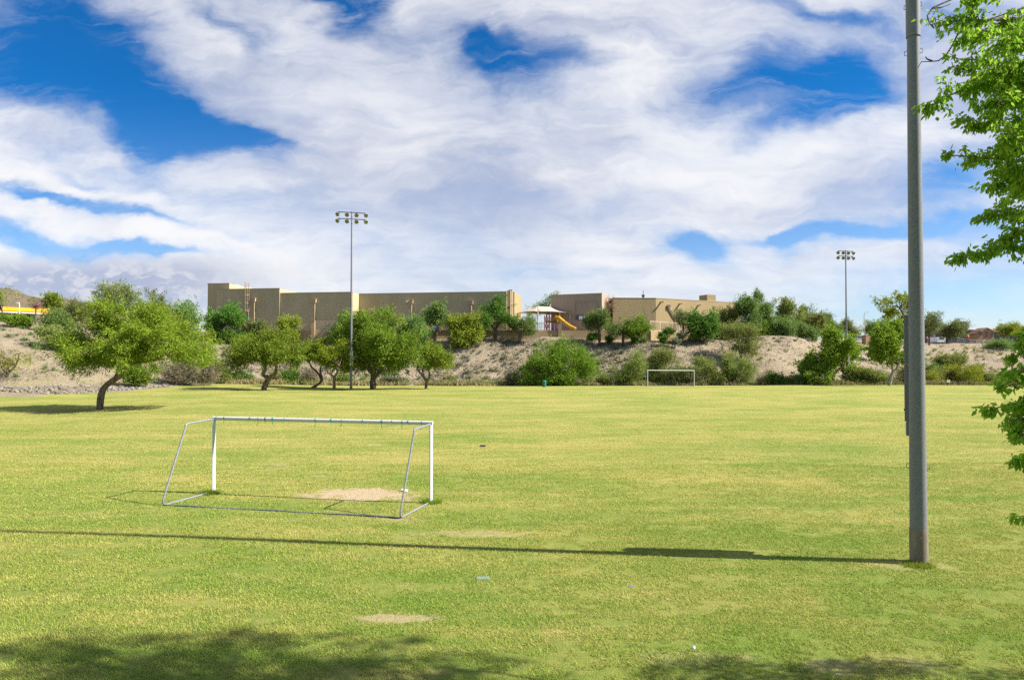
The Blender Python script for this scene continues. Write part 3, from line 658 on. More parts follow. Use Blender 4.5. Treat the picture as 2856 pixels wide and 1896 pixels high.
for px, a, zt in ((709.5, g2, 16.55), (878, g3, 16.2), (1148, g4, 16.05), (1315, g4, 15.75)):
    p = on_gym(px, a) - B * .16; mb = MB(); mb.tube([p + Vector((0, 0, TZ - .3)), p + Vector((0, 0, zt - .5))], .125, 10)
    for zz in (11.5, 13.6): mb.box((p.x, p.y + .05, zz), (.34, .22, .07), math.atan2(T.y, T.x))
    ds = mb.build('downpipe', M['trim_peach'], gym)
    q = p - B * .12; mb = MB(); mb.box((q.x, q.y, zt - .1), (.72, .5, .62), math.atan2(T.y, T.x)); mb.box((q.x, q.y, zt + .26), (.84, .6, .12), math.atan2(T.y, T.x)); mb.box((q.x, q.y, zt - .5), (.4, .36, .2), math.atan2(T.y, T.x)); mb.build('collector_box', M['trim_peach'], ds, smooth=False)
lad = MB(); p = on_gym(691, g2) - B * .35; z0, z1 = 12.2, Z2 + 1.35
for sx in (-.3, .3):
    a = p + T * sx; lad.tube([a + Vector((0, 0, z0)), a + Vector((0, 0, z1))], .035, 6)
for k in range(int((z1 - z0) / .31)): lad.tube([p - T * .3 + Vector((0, 0, z0 + .2 + .31 * k)), p + T * .3 + Vector((0, 0, z0 + .2 + .31 * k))], .016, 5)
lo = lad.build('ladder', M['trim_peach'], gym)
cg = MB(); hoops = [z0 + 2.0 + 1.65 * k for k in range(4)] + [z1 - .05]
for zz in hoops:
    pts = [p + T * (.42 * math.cos(t_)) - B * (.75 * math.sin(t_)) + Vector((0, 0, zz)) for t_ in np.linspace(0, math.pi, 9)]; cg.tube(pts, .045, 5)
for t_ in np.linspace(0, math.pi, 5):
    q = p + T * (.42 * math.cos(t_)) - B * (.75 * math.sin(t_)); cg.tube([q + Vector((0, 0, hoops[0])), q + Vector((0, 0, z1 - .05))], .03, 5)
cg.build('safety_cage', M['trim_peach'], lo)
mb = MB(); q = p - B * .12; mb.box((q.x, q.y, 12.35), (.62, .04, 1.5), math.atan2(T.y, T.x)); sg = mb.build('ladder_guard', M['sign_blue'], lo, smooth=False)
mb = MB(); q = p - B * .15; mb.box((q.x, q.y, 11.85), (.5, .02, .4), math.atan2(T.y, T.x)); mb.build('notice', M['sign_white'], sg, smooth=False)
mb = MB(); p = on_gym(1136, g4) - B * .2; mb.box((p.x, p.y, 16.1), (.5, .4, .22), math.atan2(T.y, T.x)); mb.box((p.x, p.y - .1, 15.97), (.36, .3, .06)); mb.build('wall_lamp', M['sign_white'], gym, smooth=False)
# ---- second building
lb = thing('classroom_building', 'tan stucco school building with taupe block, maroon panel and sunlit right side', 'building', (25, 146, TZ))
tb = Vector((.92, -.39, 0)).normalized(); bb = Vector((.39, .92, 0)).normalized()
c0 = Vector((18.59, 141, 0)) - tb * 11.15
block('tall_block', 'stucco_taupe', c0, 11.15, 6.5, 17.78, lb, t=tb, b=bb); capstrip('parapet_cap', 'trim_tan', c0, 11.15, 17.78, lb, tb, bb, .4, .10, .03)
X0, X1 = Vector((1, 0, 0)), Vector((0, 1, 0))
pa = c0 + tb * 5.3 - bb * .10; mb = MB(); w_ = 5.0
for (s0, s1, za, zb) in ((0, .14, TZ, 16.1), (w_ - .14, w_, TZ, 16.1), (.15, w_ - .15, 15.96, 16.1)):
    q = [pa + tb * s0, pa + tb * s1, pa + tb * s1 + bb * .2, pa + tb * s0 + bb * .2]; mb.prism([v.to_tuple()[:2] for v in q], za, zb)
mb.build('panel_frame', M['stucco_taupe'], lb, smooth=False)
mb = MB(); q = pa + tb * 1.6; mb.box((q.x, q.y, 12.9), (2.6, .12, .95), math.atan2(tb.y, tb.x)); wn = mb.build('window', M['glass_dark'], lb, smooth=False)
mb = MB(); 
for s in (1.35, 2.35): q = pa + tb * s - bb * .09; mb.box((q.x, q.y, 12.85), (.78, .06, .7), math.atan2(tb.y, tb.x))
mb.build('glass_reflection', M['sign_white'], wn, smooth=False)  # white slabs painted in for the reflection in the window glass
block('maroon_wall', 'stucco_maroon', (18.9, 146.6), 2.55, 4, 16.98, lb, t=X0, b=X1)
a5 = Vector((21.35, 145.0, 0)); mb = MB(); R3 = Vector((53.0, 157.3, 0)); Z5 = 17.08
mb.prism([(21.35, 144.2), (30.6, 145), R3.to_tuple()[:2], (50, 172), (21.35, 172)], TZ - .5, Z5); mb.build('wall', M['stucco_tan'], lb, smooth=False)
mb = MB(); mb.prism([(18.9, 146.5), (21.3, 146.5), (21.3, 144.15), (30.62, 144.95), (R3.x + .05, R3.y - .03), (R3.x - .3, R3.y + .3), (30.5, 145.35), (21.7, 144.6), (21.7, 146.9), (18.9, 146.9)], Z5 + .004, Z5 + .14); mb.build('parapet_cap', M['trim_tan'], lb, smooth=False)
d3 = (R3 - Vector((30.6, 145, 0))).normalized(); n3 = Vector((d3.y, -d3.x, 0))
def on3(px):
    u = (px - CX) / FPX; s = (u * 145 - 30.6) / (d3.x - u * d3.y); return Vector((30.6, 145, 0)) + d3 * s
for px, py in ((1844, 842), (1896, 847), (1948, 851)):
    p = on3(px); z = P(px, py, p.y).z; mb = MB()
    mb.bar(p + Vector((0, 0, z)), p + n3 * 1.15 + Vector((0, 0, z - .12)), .34, .20); mb.build('roof_spout', M['trim_tan'], lb, smooth=False)
p = on3(1864) + n3 * .25; q = on3(1884) + n3 * .25; mb = MB(); mb.tube([Vector((p.x, p.y, 15.4)), Vector((p.x * .3 + q.x * .7, p.y * .3 + q.y * .7, 13.6)), Vector((q.x, q.y, 12.9)), Vector((q.x, q.y, TZ))], .16, 8); mb.box((p.x, p.y, 15.55), (.6, .5, .6)); mb.build('drain_pipe', M['rail_tan'], lb)
p = on3(1978); mb = MB(); mb.box((p.x + .3, p.y + 2.2, 17.9), (2.4, 2.8, 1.5), .4); mb.build('roof_unit', M['stucco_tan'], lb, smooth=False)
p = on3(1850) + n3 * .06; mb = MB(); mb.box((p.x, p.y, TZ + 1.1), (1.2, .08, 2.2), math.atan2(d3.y, d3.x)); mb.build('door', M['rail_brown'], lb, smooth=False)
mb = MB(); c = P(1794, 828, 147); mb.tube([(c.x, 147, Z5), (c.x, 147, 18.0)], .24, 8); mb.tube([(c.x, 147, 18.0), (c.x, 147, 19.05)], .06, 6); mb.tube([(c.x, 147, 17.75), (c.x, 147, 18.05)], .36, 8); mb.build('vent_stack', M['dark_metal'], lb)
mb = MB()
for px in (1711.5, 1719): c = P(px, 820, 146); mb.tube([(c.x, 146, Z5 - .3), (c.x, 146, 18.6)], .045, 6)
c = P(1711.5, 820, 146); c2 = P(1719, 820, 146); mb.tube([(c.x, 146, 17.55), (c2.x, 146, 17.55)], .06, 6); mb.build('ladder_rail', M['fascia_white'], lb)
# basketball backstop on the yard
bb_ = thing('backstop', 'brown framed basketball backstop on a post beside the tan school wall', 'backstop', (pxx(1803, 139), 139, TZ))
mb = MB(); c = Vector((pxx(1805, 139), 139, 0)); mb.tube([(c.x, 139, TZ), (c.x, 139, 13.0)], .07, 8); mb.bar((c.x, 139, 12.9), (c.x - .25, 138.5, 12.9), .07, .07); mb.build('post', M['rail_brown'], bb_)
mb = MB(); c = P(1801, 884, 138.4)
for (w, h, ox, oz) in ((.62, .06, 0, .38), (.62, .06, 0, -.38), (.06, .7, -.28, 0), (.06, .7, .28, 0), (.5, .03, 0, .02)): mb.box((c.x + ox, 138.4, 12.85 + oz), (w, .04, h))
mb.build('board_frame', M['rail_brown'], bb_, smooth=False)
for px, colr, lab in ((1777, 'trim_peach', 'pale square post in the school yard beside the tan wall'),):
    pb = MB(); c = Vector((pxx(px, 136), 136, TZ)); pb.box(c + Vector((0, 0, 1.05)), (.34, .34, 2.1)); pb.box(c + Vector((0, 0, 2.15)), (.42, .42, .1)); tag(pb.build('yard_post', M[colr], loc=c, smooth=False), lab, 'post')
for px, lab in ((1792, 'yellow bollard in the school yard, left one of two'), (1801, 'yellow bollard in the school yard, right one of two')):
    pb = MB(); c = Vector((pxx(px, 135), 135, TZ)); pb.lathe([(.09, 0), (.09, 1.6), (.06, 1.68), (0, 1.7)], c, n=10); tag(pb.build('yard_bollard', M['plastic_yellow'], loc=c), lab, 'bollard', 'yellow bollards in the yard')
# hedges seen through the fence
for px0, px1, lab in ((903, 922, 'clipped boxy hedge behind the tan fence, left of a longer one'), (925, 958, 'longer clipped boxy hedge behind the tan fence')):
    Yh = 139.2; a = P(px0, 915, Yh); b_ = P(px1, 915, Yh); q = np.random.default_rng(px0); n_ = 1500; cx_ = (a.x + b_.x) / 2; w_ = b_.x - a.x
    pts = np.stack([q.uniform(a.x, b_.x, n_), q.uniform(Yh - .6, Yh + .6, n_), q.uniform(TZ, TZ + 1.05, n_)], -1)
    ax = q.integers(0, 3, n_); pts[ax == 0, 1] = Yh - .6; pts[ax == 1, 2] = TZ + 1.05; e = ax == 2; pts[e, 0] = np.where(q.random(e.sum()) < .5, a.x, b_.x)
    v, f = leaves(q, pts, unit(q, n_), .22, .12); lo_ = Vector((cx_, Yh, TZ)); tag(link_mesh('hedge', mesh_np('hedge', v - np.array(lo_), f), M['leaf_deep'], None, lo_), lab, 'hedge', 'hedges behind the fence')
# ---- playground
sc_ = thing('shade_canopy', 'beige hipped fabric shade canopy on posts over the playground', 'canopy', (6, 143, TZ))
N_, R_, L_, F_ = Vector((5.22, 138, 13.87)), Vector((12.2, 143.4, 13.87)), Vector((1.13, 143.3, 13.87)), Vector((8.1, 148.7, 13.87))
r1 = (N_ + L_) / 2 + (R_ - N_) * .28; r2 = (R_ + F_) / 2 - (R_ - N_) * .28; r1.z = r2.z = 15.25
def sagged(a, b, c, d, n=6):
    vs, fs = [], []
    for i in range(n + 1):
        for j in range(n + 1):
            s, t_ = i / n, j / n; p = a.lerp(b, s).lerp(d.lerp(c, s), t_); p = p + Vector((0, 0, -.22 * math.sin(t_ * math.pi) - .18 * math.sin(s * math.pi) * (1 - t_) * -1)); vs.append(p)
    for i in range(n):
        for j in range(n): k = i * (n + 1) + j; fs.append((k, k + n + 1, k + n + 2, k + 1))
    return vs, fs
mb = MB()
for (a, b_, c_, d_) in ((N_, R_, r2, r1), (F_, L_, r1, r2), (L_, N_, r1, r1), (R_, F_, r2, r2)): mb.add(*sagged(a, b_, c_, d_))
cv = mb.build('canopy_fabric', M['canopy_beige'], sc_); sm = cv.modifiers.new('thick', 'SOLIDIFY'); sm.thickness = .05
for p in (N_, R_, L_, F_): mb = MB(); mb.tube([(p.x, p.y, TZ), (p.x, p.y, 13.9)], .13, 10); mb.build('post', M['canopy_beige'], sc_)
ps = thing('play_structure', 'playground structure with yellow tube slide, orange bridge and purple posts', 'playground', (8.5, 142, TZ))
def pt(px, py, Y): return P(px, py, Y)
mb = MB(); tp = [pt(1551, 893, 142.2), pt(1552, 886, 141.6), pt(1559, 887, 141.1), pt(1568, 894, 140.9), pt(1578, 902, 140.7), pt(1588, 909, 140.5), pt(1598, 914, 140.3), pt(1606, 918, 140.2)]
mb.tube(tp, [.46, .44, .42, .38, .37, .36, .36, .36], 12); mb.build('slide', M['plastic_yellow'], ps)
mb = MB(); 
for k in range(9): a = pt(1521 + k * 3.1, 895 - 10, 142); mb.box((a.x, 142, 12.5), (.15, .08, .78))
a, b_ = pt(1519, 895, 142), pt(1548, 895, 142); mb.bar((a.x, 142, 12.1), (b_.x, 142, 12.1), .9, .16); mb.bar((a.x, 142, 12.9), (b_.x, 142, 12.9), .1, .1); mb.build('bridge_panel', M['plastic_orange'], ps, smooth=False)
for px in (1519, 1533, 1546, 1549, 1561):
    for Yp in ((141.4, 142.8) if px in (1549, 1561) else (142.0,)): a = P(px, 900, Yp); mb = MB(); mb.tube([(a.x, Yp, TZ), (a.x, Yp, 13.3 if px != 1561 else 13.8)], .085, 8); mb.build('post', M['plastic_purple' if px != 1533 else 'plastic_orange'], ps)
for px, zc, w, h in ((1526, 11.0, .9, .8), (1555, 10.9, .5, .9), (1576, 11.5, .8, .35)): mb = MB(); a = P(px, 900, 141.2); mb.box((a.x, 141.2, zc), (w, .12, h)); mb.build('activity_panel', M['plastic_pink'], ps, smooth=False)
mb = MB()
for k in range(7): a = P(1557, 900, 141.0); mb.tube([(a.x - .35, 141, 10 + .3 * k), (a.x + .35, 141, 10 + .3 * k)], .03, 5)
mb.build('climber', M['fascia_white'], ps)
mb = MB(); a = P(1537, 900, 142); mb.box((a.x, 142, 11.9), (2.3, 1.6, .12)); mb.build('deck', M['dark_metal'], ps, smooth=False)
def chair(px, py, colr, lab):
    a = Vector((pxx(px, 136.4), 136.4, TZ)); root = thing('garden_chair', lab, 'chair', a, 'small plastic chairs in the school yard')
    mb = MB(); mb.box(a + Vector((0, 0, .45)), (.5, .5, .07)); mb.build('seat', M[colr], root, smooth=False)
    mb = MB(); mb.box(a + Vector((-.24, 0, .8)), (.06, .5, .7)); mb.build('backrest', M[colr], root, smooth=False)
    for sx in (-.2, .2):
        for sy in (-.2, .2): mb = MB(); mb.tube([a + Vector((sx, sy, 0)), a + Vector((sx, sy, .45))], .03, 5); mb.build('leg', M[colr], root)
chair(1198, 0, 'plastic_orange', 'orange plastic chair above the block wall, left of a trunk'); chair(1236, 0, 'plastic_pink', 'pink plastic chair above the block wall, right of a trunk'); chair(1636, 0, 'plastic_red', 'red plastic chair behind the fence and leafy tree')
cu_ = thing('play_cube', 'blue plastic play panel standing behind a slim tree trunk', 'play panel', (pxx(1215, 136.8), 136.8, TZ)); a = Vector((pxx(1215, 136.8), 136.8, TZ))
mb = MB(); mb.lathe([(.42, 0), (.42, 1.1), (.30, 1.25), (.30, 1.65), (.0, 1.7)], a, n=12); mb.build('tube', M['plastic_blue'], cu_)
mb = MB(); mb.box(a + Vector((-.75, 0, .35)), (.6, .4, .7)); mb.build('step', M['cream'], cu_, smooth=False)

# ------------------------------------------------------------------ service canopy on the left crest
Yf = 146.0; lz = 12.3
st_ = thing('service_station', 'low building with a yellow and red fascia canopy on the left hilltop', 'building', (P(90, 880, Yf).x, Yf, lz))
a, b_ = P(-120, 842, 136), P(141, 865, 148); dd = (b_ - a).normalized(); dd.z = 0; zc = 14.55
pa, pb_ = Vector((a.x, a.y, 0)), Vector((b_.x, b_.y, 0)); dl = (pb_ - pa).normalized(); dn = Vector((-dl.y, dl.x, 0)); Ls = (pb_ - pa).length
def slab(name, z0, z1, off, matn, D=9.0):
    q = [pa - dn * off, pb_ - dn * off + dl * off, pb_ + dl * off + dn * D, pa + dn * D]; mb = MB(); mb.prism([v.to_tuple()[:2] for v in q], z0, z1); return mb.build(name, M[matn], st_, smooth=False)
fz = P(141, 871, 148).z
slab('fascia', fz - .05, fz + .72, .04, 'fascia_yellow'); slab('fascia_stripe', fz - .22, fz - .054, .02, 'fascia_red'); slab('soffit', fz - .42, fz - .224, 0, 'fascia_white')
mb = MB(); 
for k in range(2):
    c = P((66, 78)[k], 880, 149); mb.box((c.x, 149, lz + 1.0), (.85, .3, 2.2))
mb.build('door', M['door_brown'], st_, smooth=False)
mb = MB(); q = [pa + dn * 5, pb_ + dn * 5 - dl * 1.5, pb_ + dn * 8 - dl * 1.5, pa + dn * 8]; mb.prism([v.to_tuple()[:2] for v in q], lz - 2, fz - .424); mb.build('wall', M['cream'], st_, smooth=False)
for px in (20, 71, 120): c = P(px, 880, 147.5); mb = MB(); mb.box((c.x, 147.5, (lz - 1 + fz - .43) / 2), (.3, .3, fz - .43 - lz + 1)); mb.build('column', M['cream'], st_, smooth=False)
mb = MB(); c = P(94, 888, 140); gz = float(H(c.x, 140)); mb.box((c.x, 140, gz + .55), (.85, .6, .85), .3); mb.box((c.x, 140, gz + 1.02), (.95, .7, .1), .3); tag(mb.build('waste_bin', M['bin_green'], loc=(c.x, 140, gz)), 'dark green box bin beside the hilltop building', 'bin')
mb = MB(); c = P(53.5, 880, 118); gz = float(H(c.x, 118)); 
sl_ = thing('street_lamp', 'thin pale lamp post in front of the yellow fascia', 'street lamp', (c.x, 118, gz)); mb.tube([(c.x, 118, gz), (c.x, 118, P(53, 846, 118).z)], .075, 8); mb.build('post', M['fascia_white'], sl_)
mb = MB(); z_ = P(53, 846, 118).z; mb.tube([(c.x, 118, z_), (c.x - .1, 118, z_ + .15), (c.x - .45, 118, z_ + .1)], .05, 6); mb.box((c.x - .5, 118, z_ + .06), (.4, .2, .08)); mb.build('lamp_head', M['fascia_white'], sl_)
# ------------------------------------------------------------------ sports light poles
def light_pole(base, hgt, r0, r1, arm_len, arm_dir, label, cab=None, tilt=(0, 0)):
    g = Vector(base); root = thing('light_pole', label, 'light pole', g, 'floodlight poles around the field')
    mb = MB(); mb.lathe([(r0 * 1.02, -.3), (r0 * 1.015, .71), (r0 * 1.0, .725)], g, n=28); mb.build('concrete_base', M['concrete'], root)
    mb = MB(); zs = np.linspace(.72, hgt, 12); mb.tube([g + Vector((0, 0, z)) for z in zs], [r0 * .985 + (r1 - r0) * z / hgt for z in zs], 28)
    for z in (7.45 * 1.5, ): mb.lathe([(r0 + (r1 - r0) * z / hgt + .005, 0), (r0 + (r1 - r0) * z / hgt + .016, .0), (r0 + (r1 - r0) * z / hgt + .016, .9), (r0 + (r1 - r0) * z / hgt, .92)], g + Vector((0, 0, z)), n=28)
    mb.build('pole', M['galvanised'], root)
    ad = Vector(arm_dir).normalized(); aim = Vector((tilt[0], tilt[1], -.55)).normalized()
    for zz in (hgt - .15, hgt - 1.0):
        mb = MB(); mb.bar(g + ad * -arm_len / 2 + Vector((0, 0, zz)), g + ad * arm_len / 2 + Vector((0, 0, zz)), .1, .1); mb.build('crossarm', M['dark_metal'], root, smooth=False)
        for k in range(4):
            p = g + ad * arm_len * (k / 3 - .5) + Vector((0, 0, zz - .28)); jit = Vector(((k - 1.5) * .28, .12 * math.sin(k * 2.3 + zz), 0)); ax = (aim + ad * (k - 1.5) * .22 + jit * .4).normalized()
            mb = MB(); mb.lathe([(.0, -.36), (.11, -.36), (.13, -.14), (.145, -.10), (.23, .04), (.275, .17), (.285, .185), (.26, .18), (.21, .05), (.0, -.08)], p, ax, 14)
            mb.bar(p + Vector((0, 0, .28)), p - ax * .2, .05, .05); fl_ = mb.build('floodlight', M['lamp_shell'], root)
            mb = MB(); mb.lathe([(0, .145), (.25, .15), (.25, .135), (0, .13)], p, ax, 14); mb.build('lens', M['lamp_inner'], fl_)
    return root, g
# near pole: foot, galvanised shaft, step lugs and ballast cabinet
NP = hit(2563, 1570); NPr = light_pole(NP, 22.5, .173, .071, 3.6, (1, -.3, 0), 'tall thick galvanised light pole on the right, nearest of the three', tilt=(-.6, .6))[0]
def shaft_r(z): return .170 - .102 * z / 22.5
for z in (2.02, 10.85, 11.85, 7.9, 14.0, 16.0):
    for sd in (-1, 1):
        if z == 7.9: continue
        mb = MB(); dirx = Vector((math.cos(.53), -math.sin(.53), 0)) * sd; c = NP + dirx * shaft_r(z) + Vector((0, 0, z))
        mb.tube([c + Vector((0, 0, .055)) - dirx * .01, c + dirx * .045 + Vector((0, 0, .04)), c + dirx * .05 + Vector((0, 0, -.04)), c + Vector((0, 0, -.055)) - dirx * .01], .0075, 6); mb.build('step_lug', M['dark_tube'], NPr)
mb = MB(); vd = Vector((.51, .86, 0)).normalized(); rt = Vector((.86, -.51, 0)); cc_ = NP - rt * .122 + vd * .28
q = [cc_ - rt * .115 - vd * .17, cc_ + rt * .10 - vd * .17, cc_ + rt * .10 + vd * .17, cc_ - rt * .115 + vd * .17]
zc0, zc1 = 2.95, 5.25; mb.prism([(v.x, v.y) for v in q], zc0, zc1); cab_ = mb.build('ballast_cabinet', M['galvanised'], NPr, smooth=False, bevel=.01)
mb = MB()
for z in (3.2, 3.9, 4.55, 5.1): e = cc_ - rt * .118 - vd * .10; mb.box((e.x, e.y, z), (.02, .05, .05), math.atan2(rt.y, rt.x))
mb.build('latch', M['black'], cab_, smooth=False)
mb = MB(); e = cc_ - rt * .01 - vd * .176; mb.box((e.x, e.y, 4.18), (.2, .006, .02), math.atan2(rt.y, rt.x)); mb.build('tape', M['fascia_yellow'], cab_, smooth=False)
mb = MB(); e = NP - rt * .172 + vd * .12; mb.box((e.x, e.y, 2.80), (.09, .12, .30), math.atan2(rt.y, rt.x)); mb.build('conduit_box', M['galvanised'], NPr, smooth=False, bevel=.02)
mb = MB(); fw = -vd; e = NP + fw * .176 + rt * .025; mb.box((e.x, e.y, .44), (.085, .02, .25), math.atan2(rt.y, rt.x)); mb.build('cover_plate', M['concrete'], NPr, smooth=False)
# left far pole
LP = hit(979, 1087); root, g = light_pole(LP, (P(976, 590, LP.y).z - LP.z), .17, .085, 3.5, (1, .28, 0), 'tall light pole with white cabinet standing among the trees on the left of the field', tilt=(.15, -.8))
mb = MB(); z0, z1 = P(981, 1020, LP.y).z, P(981, 978, LP.y).z; mb.box((LP.x + .10, LP.y - .30, (z0 + z1) / 2), (.40, .28, z1 - z0)); cb = mb.build('cabinet', M['cabinet_white'], root, smooth=False, bevel=.02)
for f in (.30, .94):
    mb = MB(); z = z1 + (z0 - z1) * f
    for k in range(3): mb.box((LP.x + .02 + .085 * k, LP.y - .447, z), (.05, .012, .07)); 
    mb.box((LP.x + .10, LP.y - .447, z - .11), (.26, .012, .05)); mb.build('label_plate', M['black'], cb, smooth=False)
# right far pole
RP = hit(2362, 1073, 60); root, g = light_pole(RP, (P(2357, 698, RP.y).z - RP.z), .165, .085, 2.9, (1, .25, 0), 'tall light pole beside leafy trees at the far right of the field', tilt=(-.25, -.8))
mb = MB(); z0, z1 = P(2365, 1021, RP.y).z, P(2365, 990, RP.y).z; mb.box((RP.x + .18, RP.y - .22, (z0 + z1) / 2), (.32, .26, z1 - z0)); mb.build('cabinet', M['cabinet_grey'], root, smooth=False, bevel=.02)

# ------------------------------------------------------------------ goals
def goal(pl, pr, back, label, ties=False, Hh=2.44):
    pl, pr = Vector(pl), Vector(pr); mid = (pl + pr) / 2; root = thing('soccer_goal', label, 'goal', mid, 'soccer goals on the field'); bd = Vector((*back, 0)).normalized(); up = Vector((0, 0, 1)); d = (pr - pl).normalized()
    mb = MB(); mb.tube([pl + up * (Hh - .05) - d * .052, pr + up * (Hh - .05) + d * .052], .052, 12); mb.tube([pl + up * (Hh - .105) - d * .03, pr + up * (Hh - .105) + d * .03], .018, 6); cbar = mb.build('crossbar', M['white_paint'], root)
    for p in (pl, pr):
        mb = MB(); mb.tube([p - up * .1, p + up * (Hh - .10)], .052, 12); mb.tube([p + bd * .055 - up * .1, p + bd * .055 + up * (Hh - .12)], .02, 6); mb.build('post', M['white_paint'], root)
        s = -1 if p is pl else 1
        a = p + up * (Hh - .09) + bd * .04; k1 = p + bd * 1.18 + up * (Hh - .12); k2 = p + bd * 1.27 + up * (Hh - .24); e1 = p + bd * 2.12 + up * .22; e2 = p + bd * 2.12 + up * .05; e3 = p + bd * 2.0 + up * .03; e4 = p + bd * .25 + up * .035
        mb = MB(); mb.tube([a, a.lerp(k1, .5), k1, (k1 + k2) / 2 + bd * .03 + up * .02, k2, k2.lerp(e1, .5), e1, (e1 + e2) / 2 + bd * .02, e2 + up * .02, e3, e4], .028, 8); mb.build('side_frame', M['steel_tube'], root)
    a, b = pl + bd * 2.1 + up * .03, pr + bd * 2.1 + up * .03; mb = MB(); mb.tube([a.lerp(b, q) + up * (.012 * math.sin(q * 17)) for q in np.linspace(0, 1, 9)], .026, 8); mb.build('ground_bar', M['dark_tube'], root)
    if ties:
        L = (pr - pl).length; q = np.random.default_rng(5)
        for k, s in enumerate((.012, .05, .175, .215, .25, .285, .34, .485, .557, .605, .70, .785, .83, .875, .90, .96)):
            c = pl + d * (L * s) + up * (Hh - .05); mb = MB(); w = (.018, .03, .045)[k % 3]
            n = 12; ring = []
            mb.tube([c - d * w / 2, c + d * w / 2], .0565, n, False)
            ln = (.05, .12, .02, .16)[k % 4]; e = c - Vector((bd.x, bd.y, 0)) * -.055; mb.tube([e - up * .03, e - up * (.05 + ln * .5) + d * .02, e - up * (.06 + ln) + d * .03 * ((k % 3) - 1)], .007, 4)
            tie = mb.build('tie', M['teal_tape' if k != 4 else 'black'], cbar)
    return root
gl_, gr_ = hit(596, 1373), hit(1202, 1402)
goal(gl_, gr_, (-.27, -.963), 'near white soccer goal without net, teal ties along its crossbar', True)
fl0, fr0 = hit(1793, 1078, 60), hit(1949, 1078, 60); dmid = (fl0 + fr0) / 2
def slide_on(p, c, w): d = (fr0 - fl0).normalized(); q = c + d * w; return Vector((q.x, q.y, float(H(q.x, q.y))))
goal(slide_on(fl0, dmid, -3.72), slide_on(fr0, dmid, 3.72), (.02, 1), 'small distant white soccer goal at the far end of the field')
# ------------------------------------------------------------------ small things on the lawn
c = hit(1518, 1079, 60); gc = Vector((c.x, min(c.y, 112.0), 0)); gc.z = float(H(gc.x, gc.y)); bn = thing('trash_can', 'green trash can at the field edge below the big round shrub', 'trash can', gc)
mb = MB(); mb.lathe([(.24, 0), (.29, .05), (.31, .74), (.33, .76), (.33, .82)], gc, n=16); mb.build('body', M['bin_green'], bn); mb = MB(); mb.lathe([(.34, .80), (.30, .90), (.18, .96), (0, .97)], gc, n=16); mb.build('lid', M['bin_green'], bn)
c = hit(1347, 1618); mb = MB(); mb.box(c + Vector((0, 0, -.01)), (.28, .18, .05), .1); mb.box(c + Vector((0, 0, .018)), (.26, .165, .012), .1); tag(mb.build('valve_cover', M['valve_lid'], loc=c, bevel=.008), 'pale green irrigation valve cover flush in the near grass', 'valve cover')
def crumple(name, px, py, size, colr, lab, cat, seed, zs=.6):
    c = hit(px, py); bm = bmesh.new(); bmesh.ops.create_icosphere(bm, subdivisions=2, radius=1); q = np.random.default_rng(seed)
    for v in bm.verts: v.co *= q.uniform(.6, 1.2); v.co = Vector((v.co.x * size[0], v.co.y * size[1], max(v.co.z, -.5) * size[2]))
    m = bpy.data.meshes.new(name); bm.to_mesh(m); bm.free(); o = link_mesh(name, m, M[colr], None, c + Vector((0, 0, size[2] * .4))); return tag(o, lab, cat)
crumple('crumpled_bag', 1127, 1371, (.12, .09, .07), 'bag_white', 'crumpled white bag beside the bare dirt patch in the goal mouth', 'bag', 1)
crumple('paper_scrap', 1762, 1641, (.075, .018, .008), 'paper_blue', 'flat blue scrap of litter on the near grass', 'litter', 2)
crumple('paper_scrap', 1935, 1813, (.028, .028, .03), 'bag_white', 'small white ball of paper on the dry grass patch in front', 'litter', 3)
crumple('stone', 1346, 1246, (.17, .09, .07), 'dark_metal', 'small dark lump lying alone on the lawn behind the near goal', 'stone', 4)
# white marker sign at the far right edge of the field
c = hit(2644, 1075, 60); c = Vector((c.x, 112.0 if c.y > 112 else c.y, 0)); c.x = pxx(2644, c.y); c.z = float(H(c.x, c.y)); sgn = thing('marker_sign', 'small white marker sign on a short post at the field edge', 'sign', c)
mb = MB(); mb.box(c + Vector((-.1, 0, .35)), (.07, .07, .75)); mb.build('post', M['black'], sgn, smooth=False); mb = MB(); mb.box(c + Vector((0, -.06, .68)), (.46, .03, .40)); pl_ = mb.build('plate', M['sign_white'], sgn, smooth=False); mb = MB(); mb.box(c + Vector((.03, -.08, .62)), (.2, .012, .10)); mb.box(c + Vector((.10, -.08, .74)), (.14, .012, .07)); mb.build('marking', M['cabinet_grey'], pl_, smooth=False)
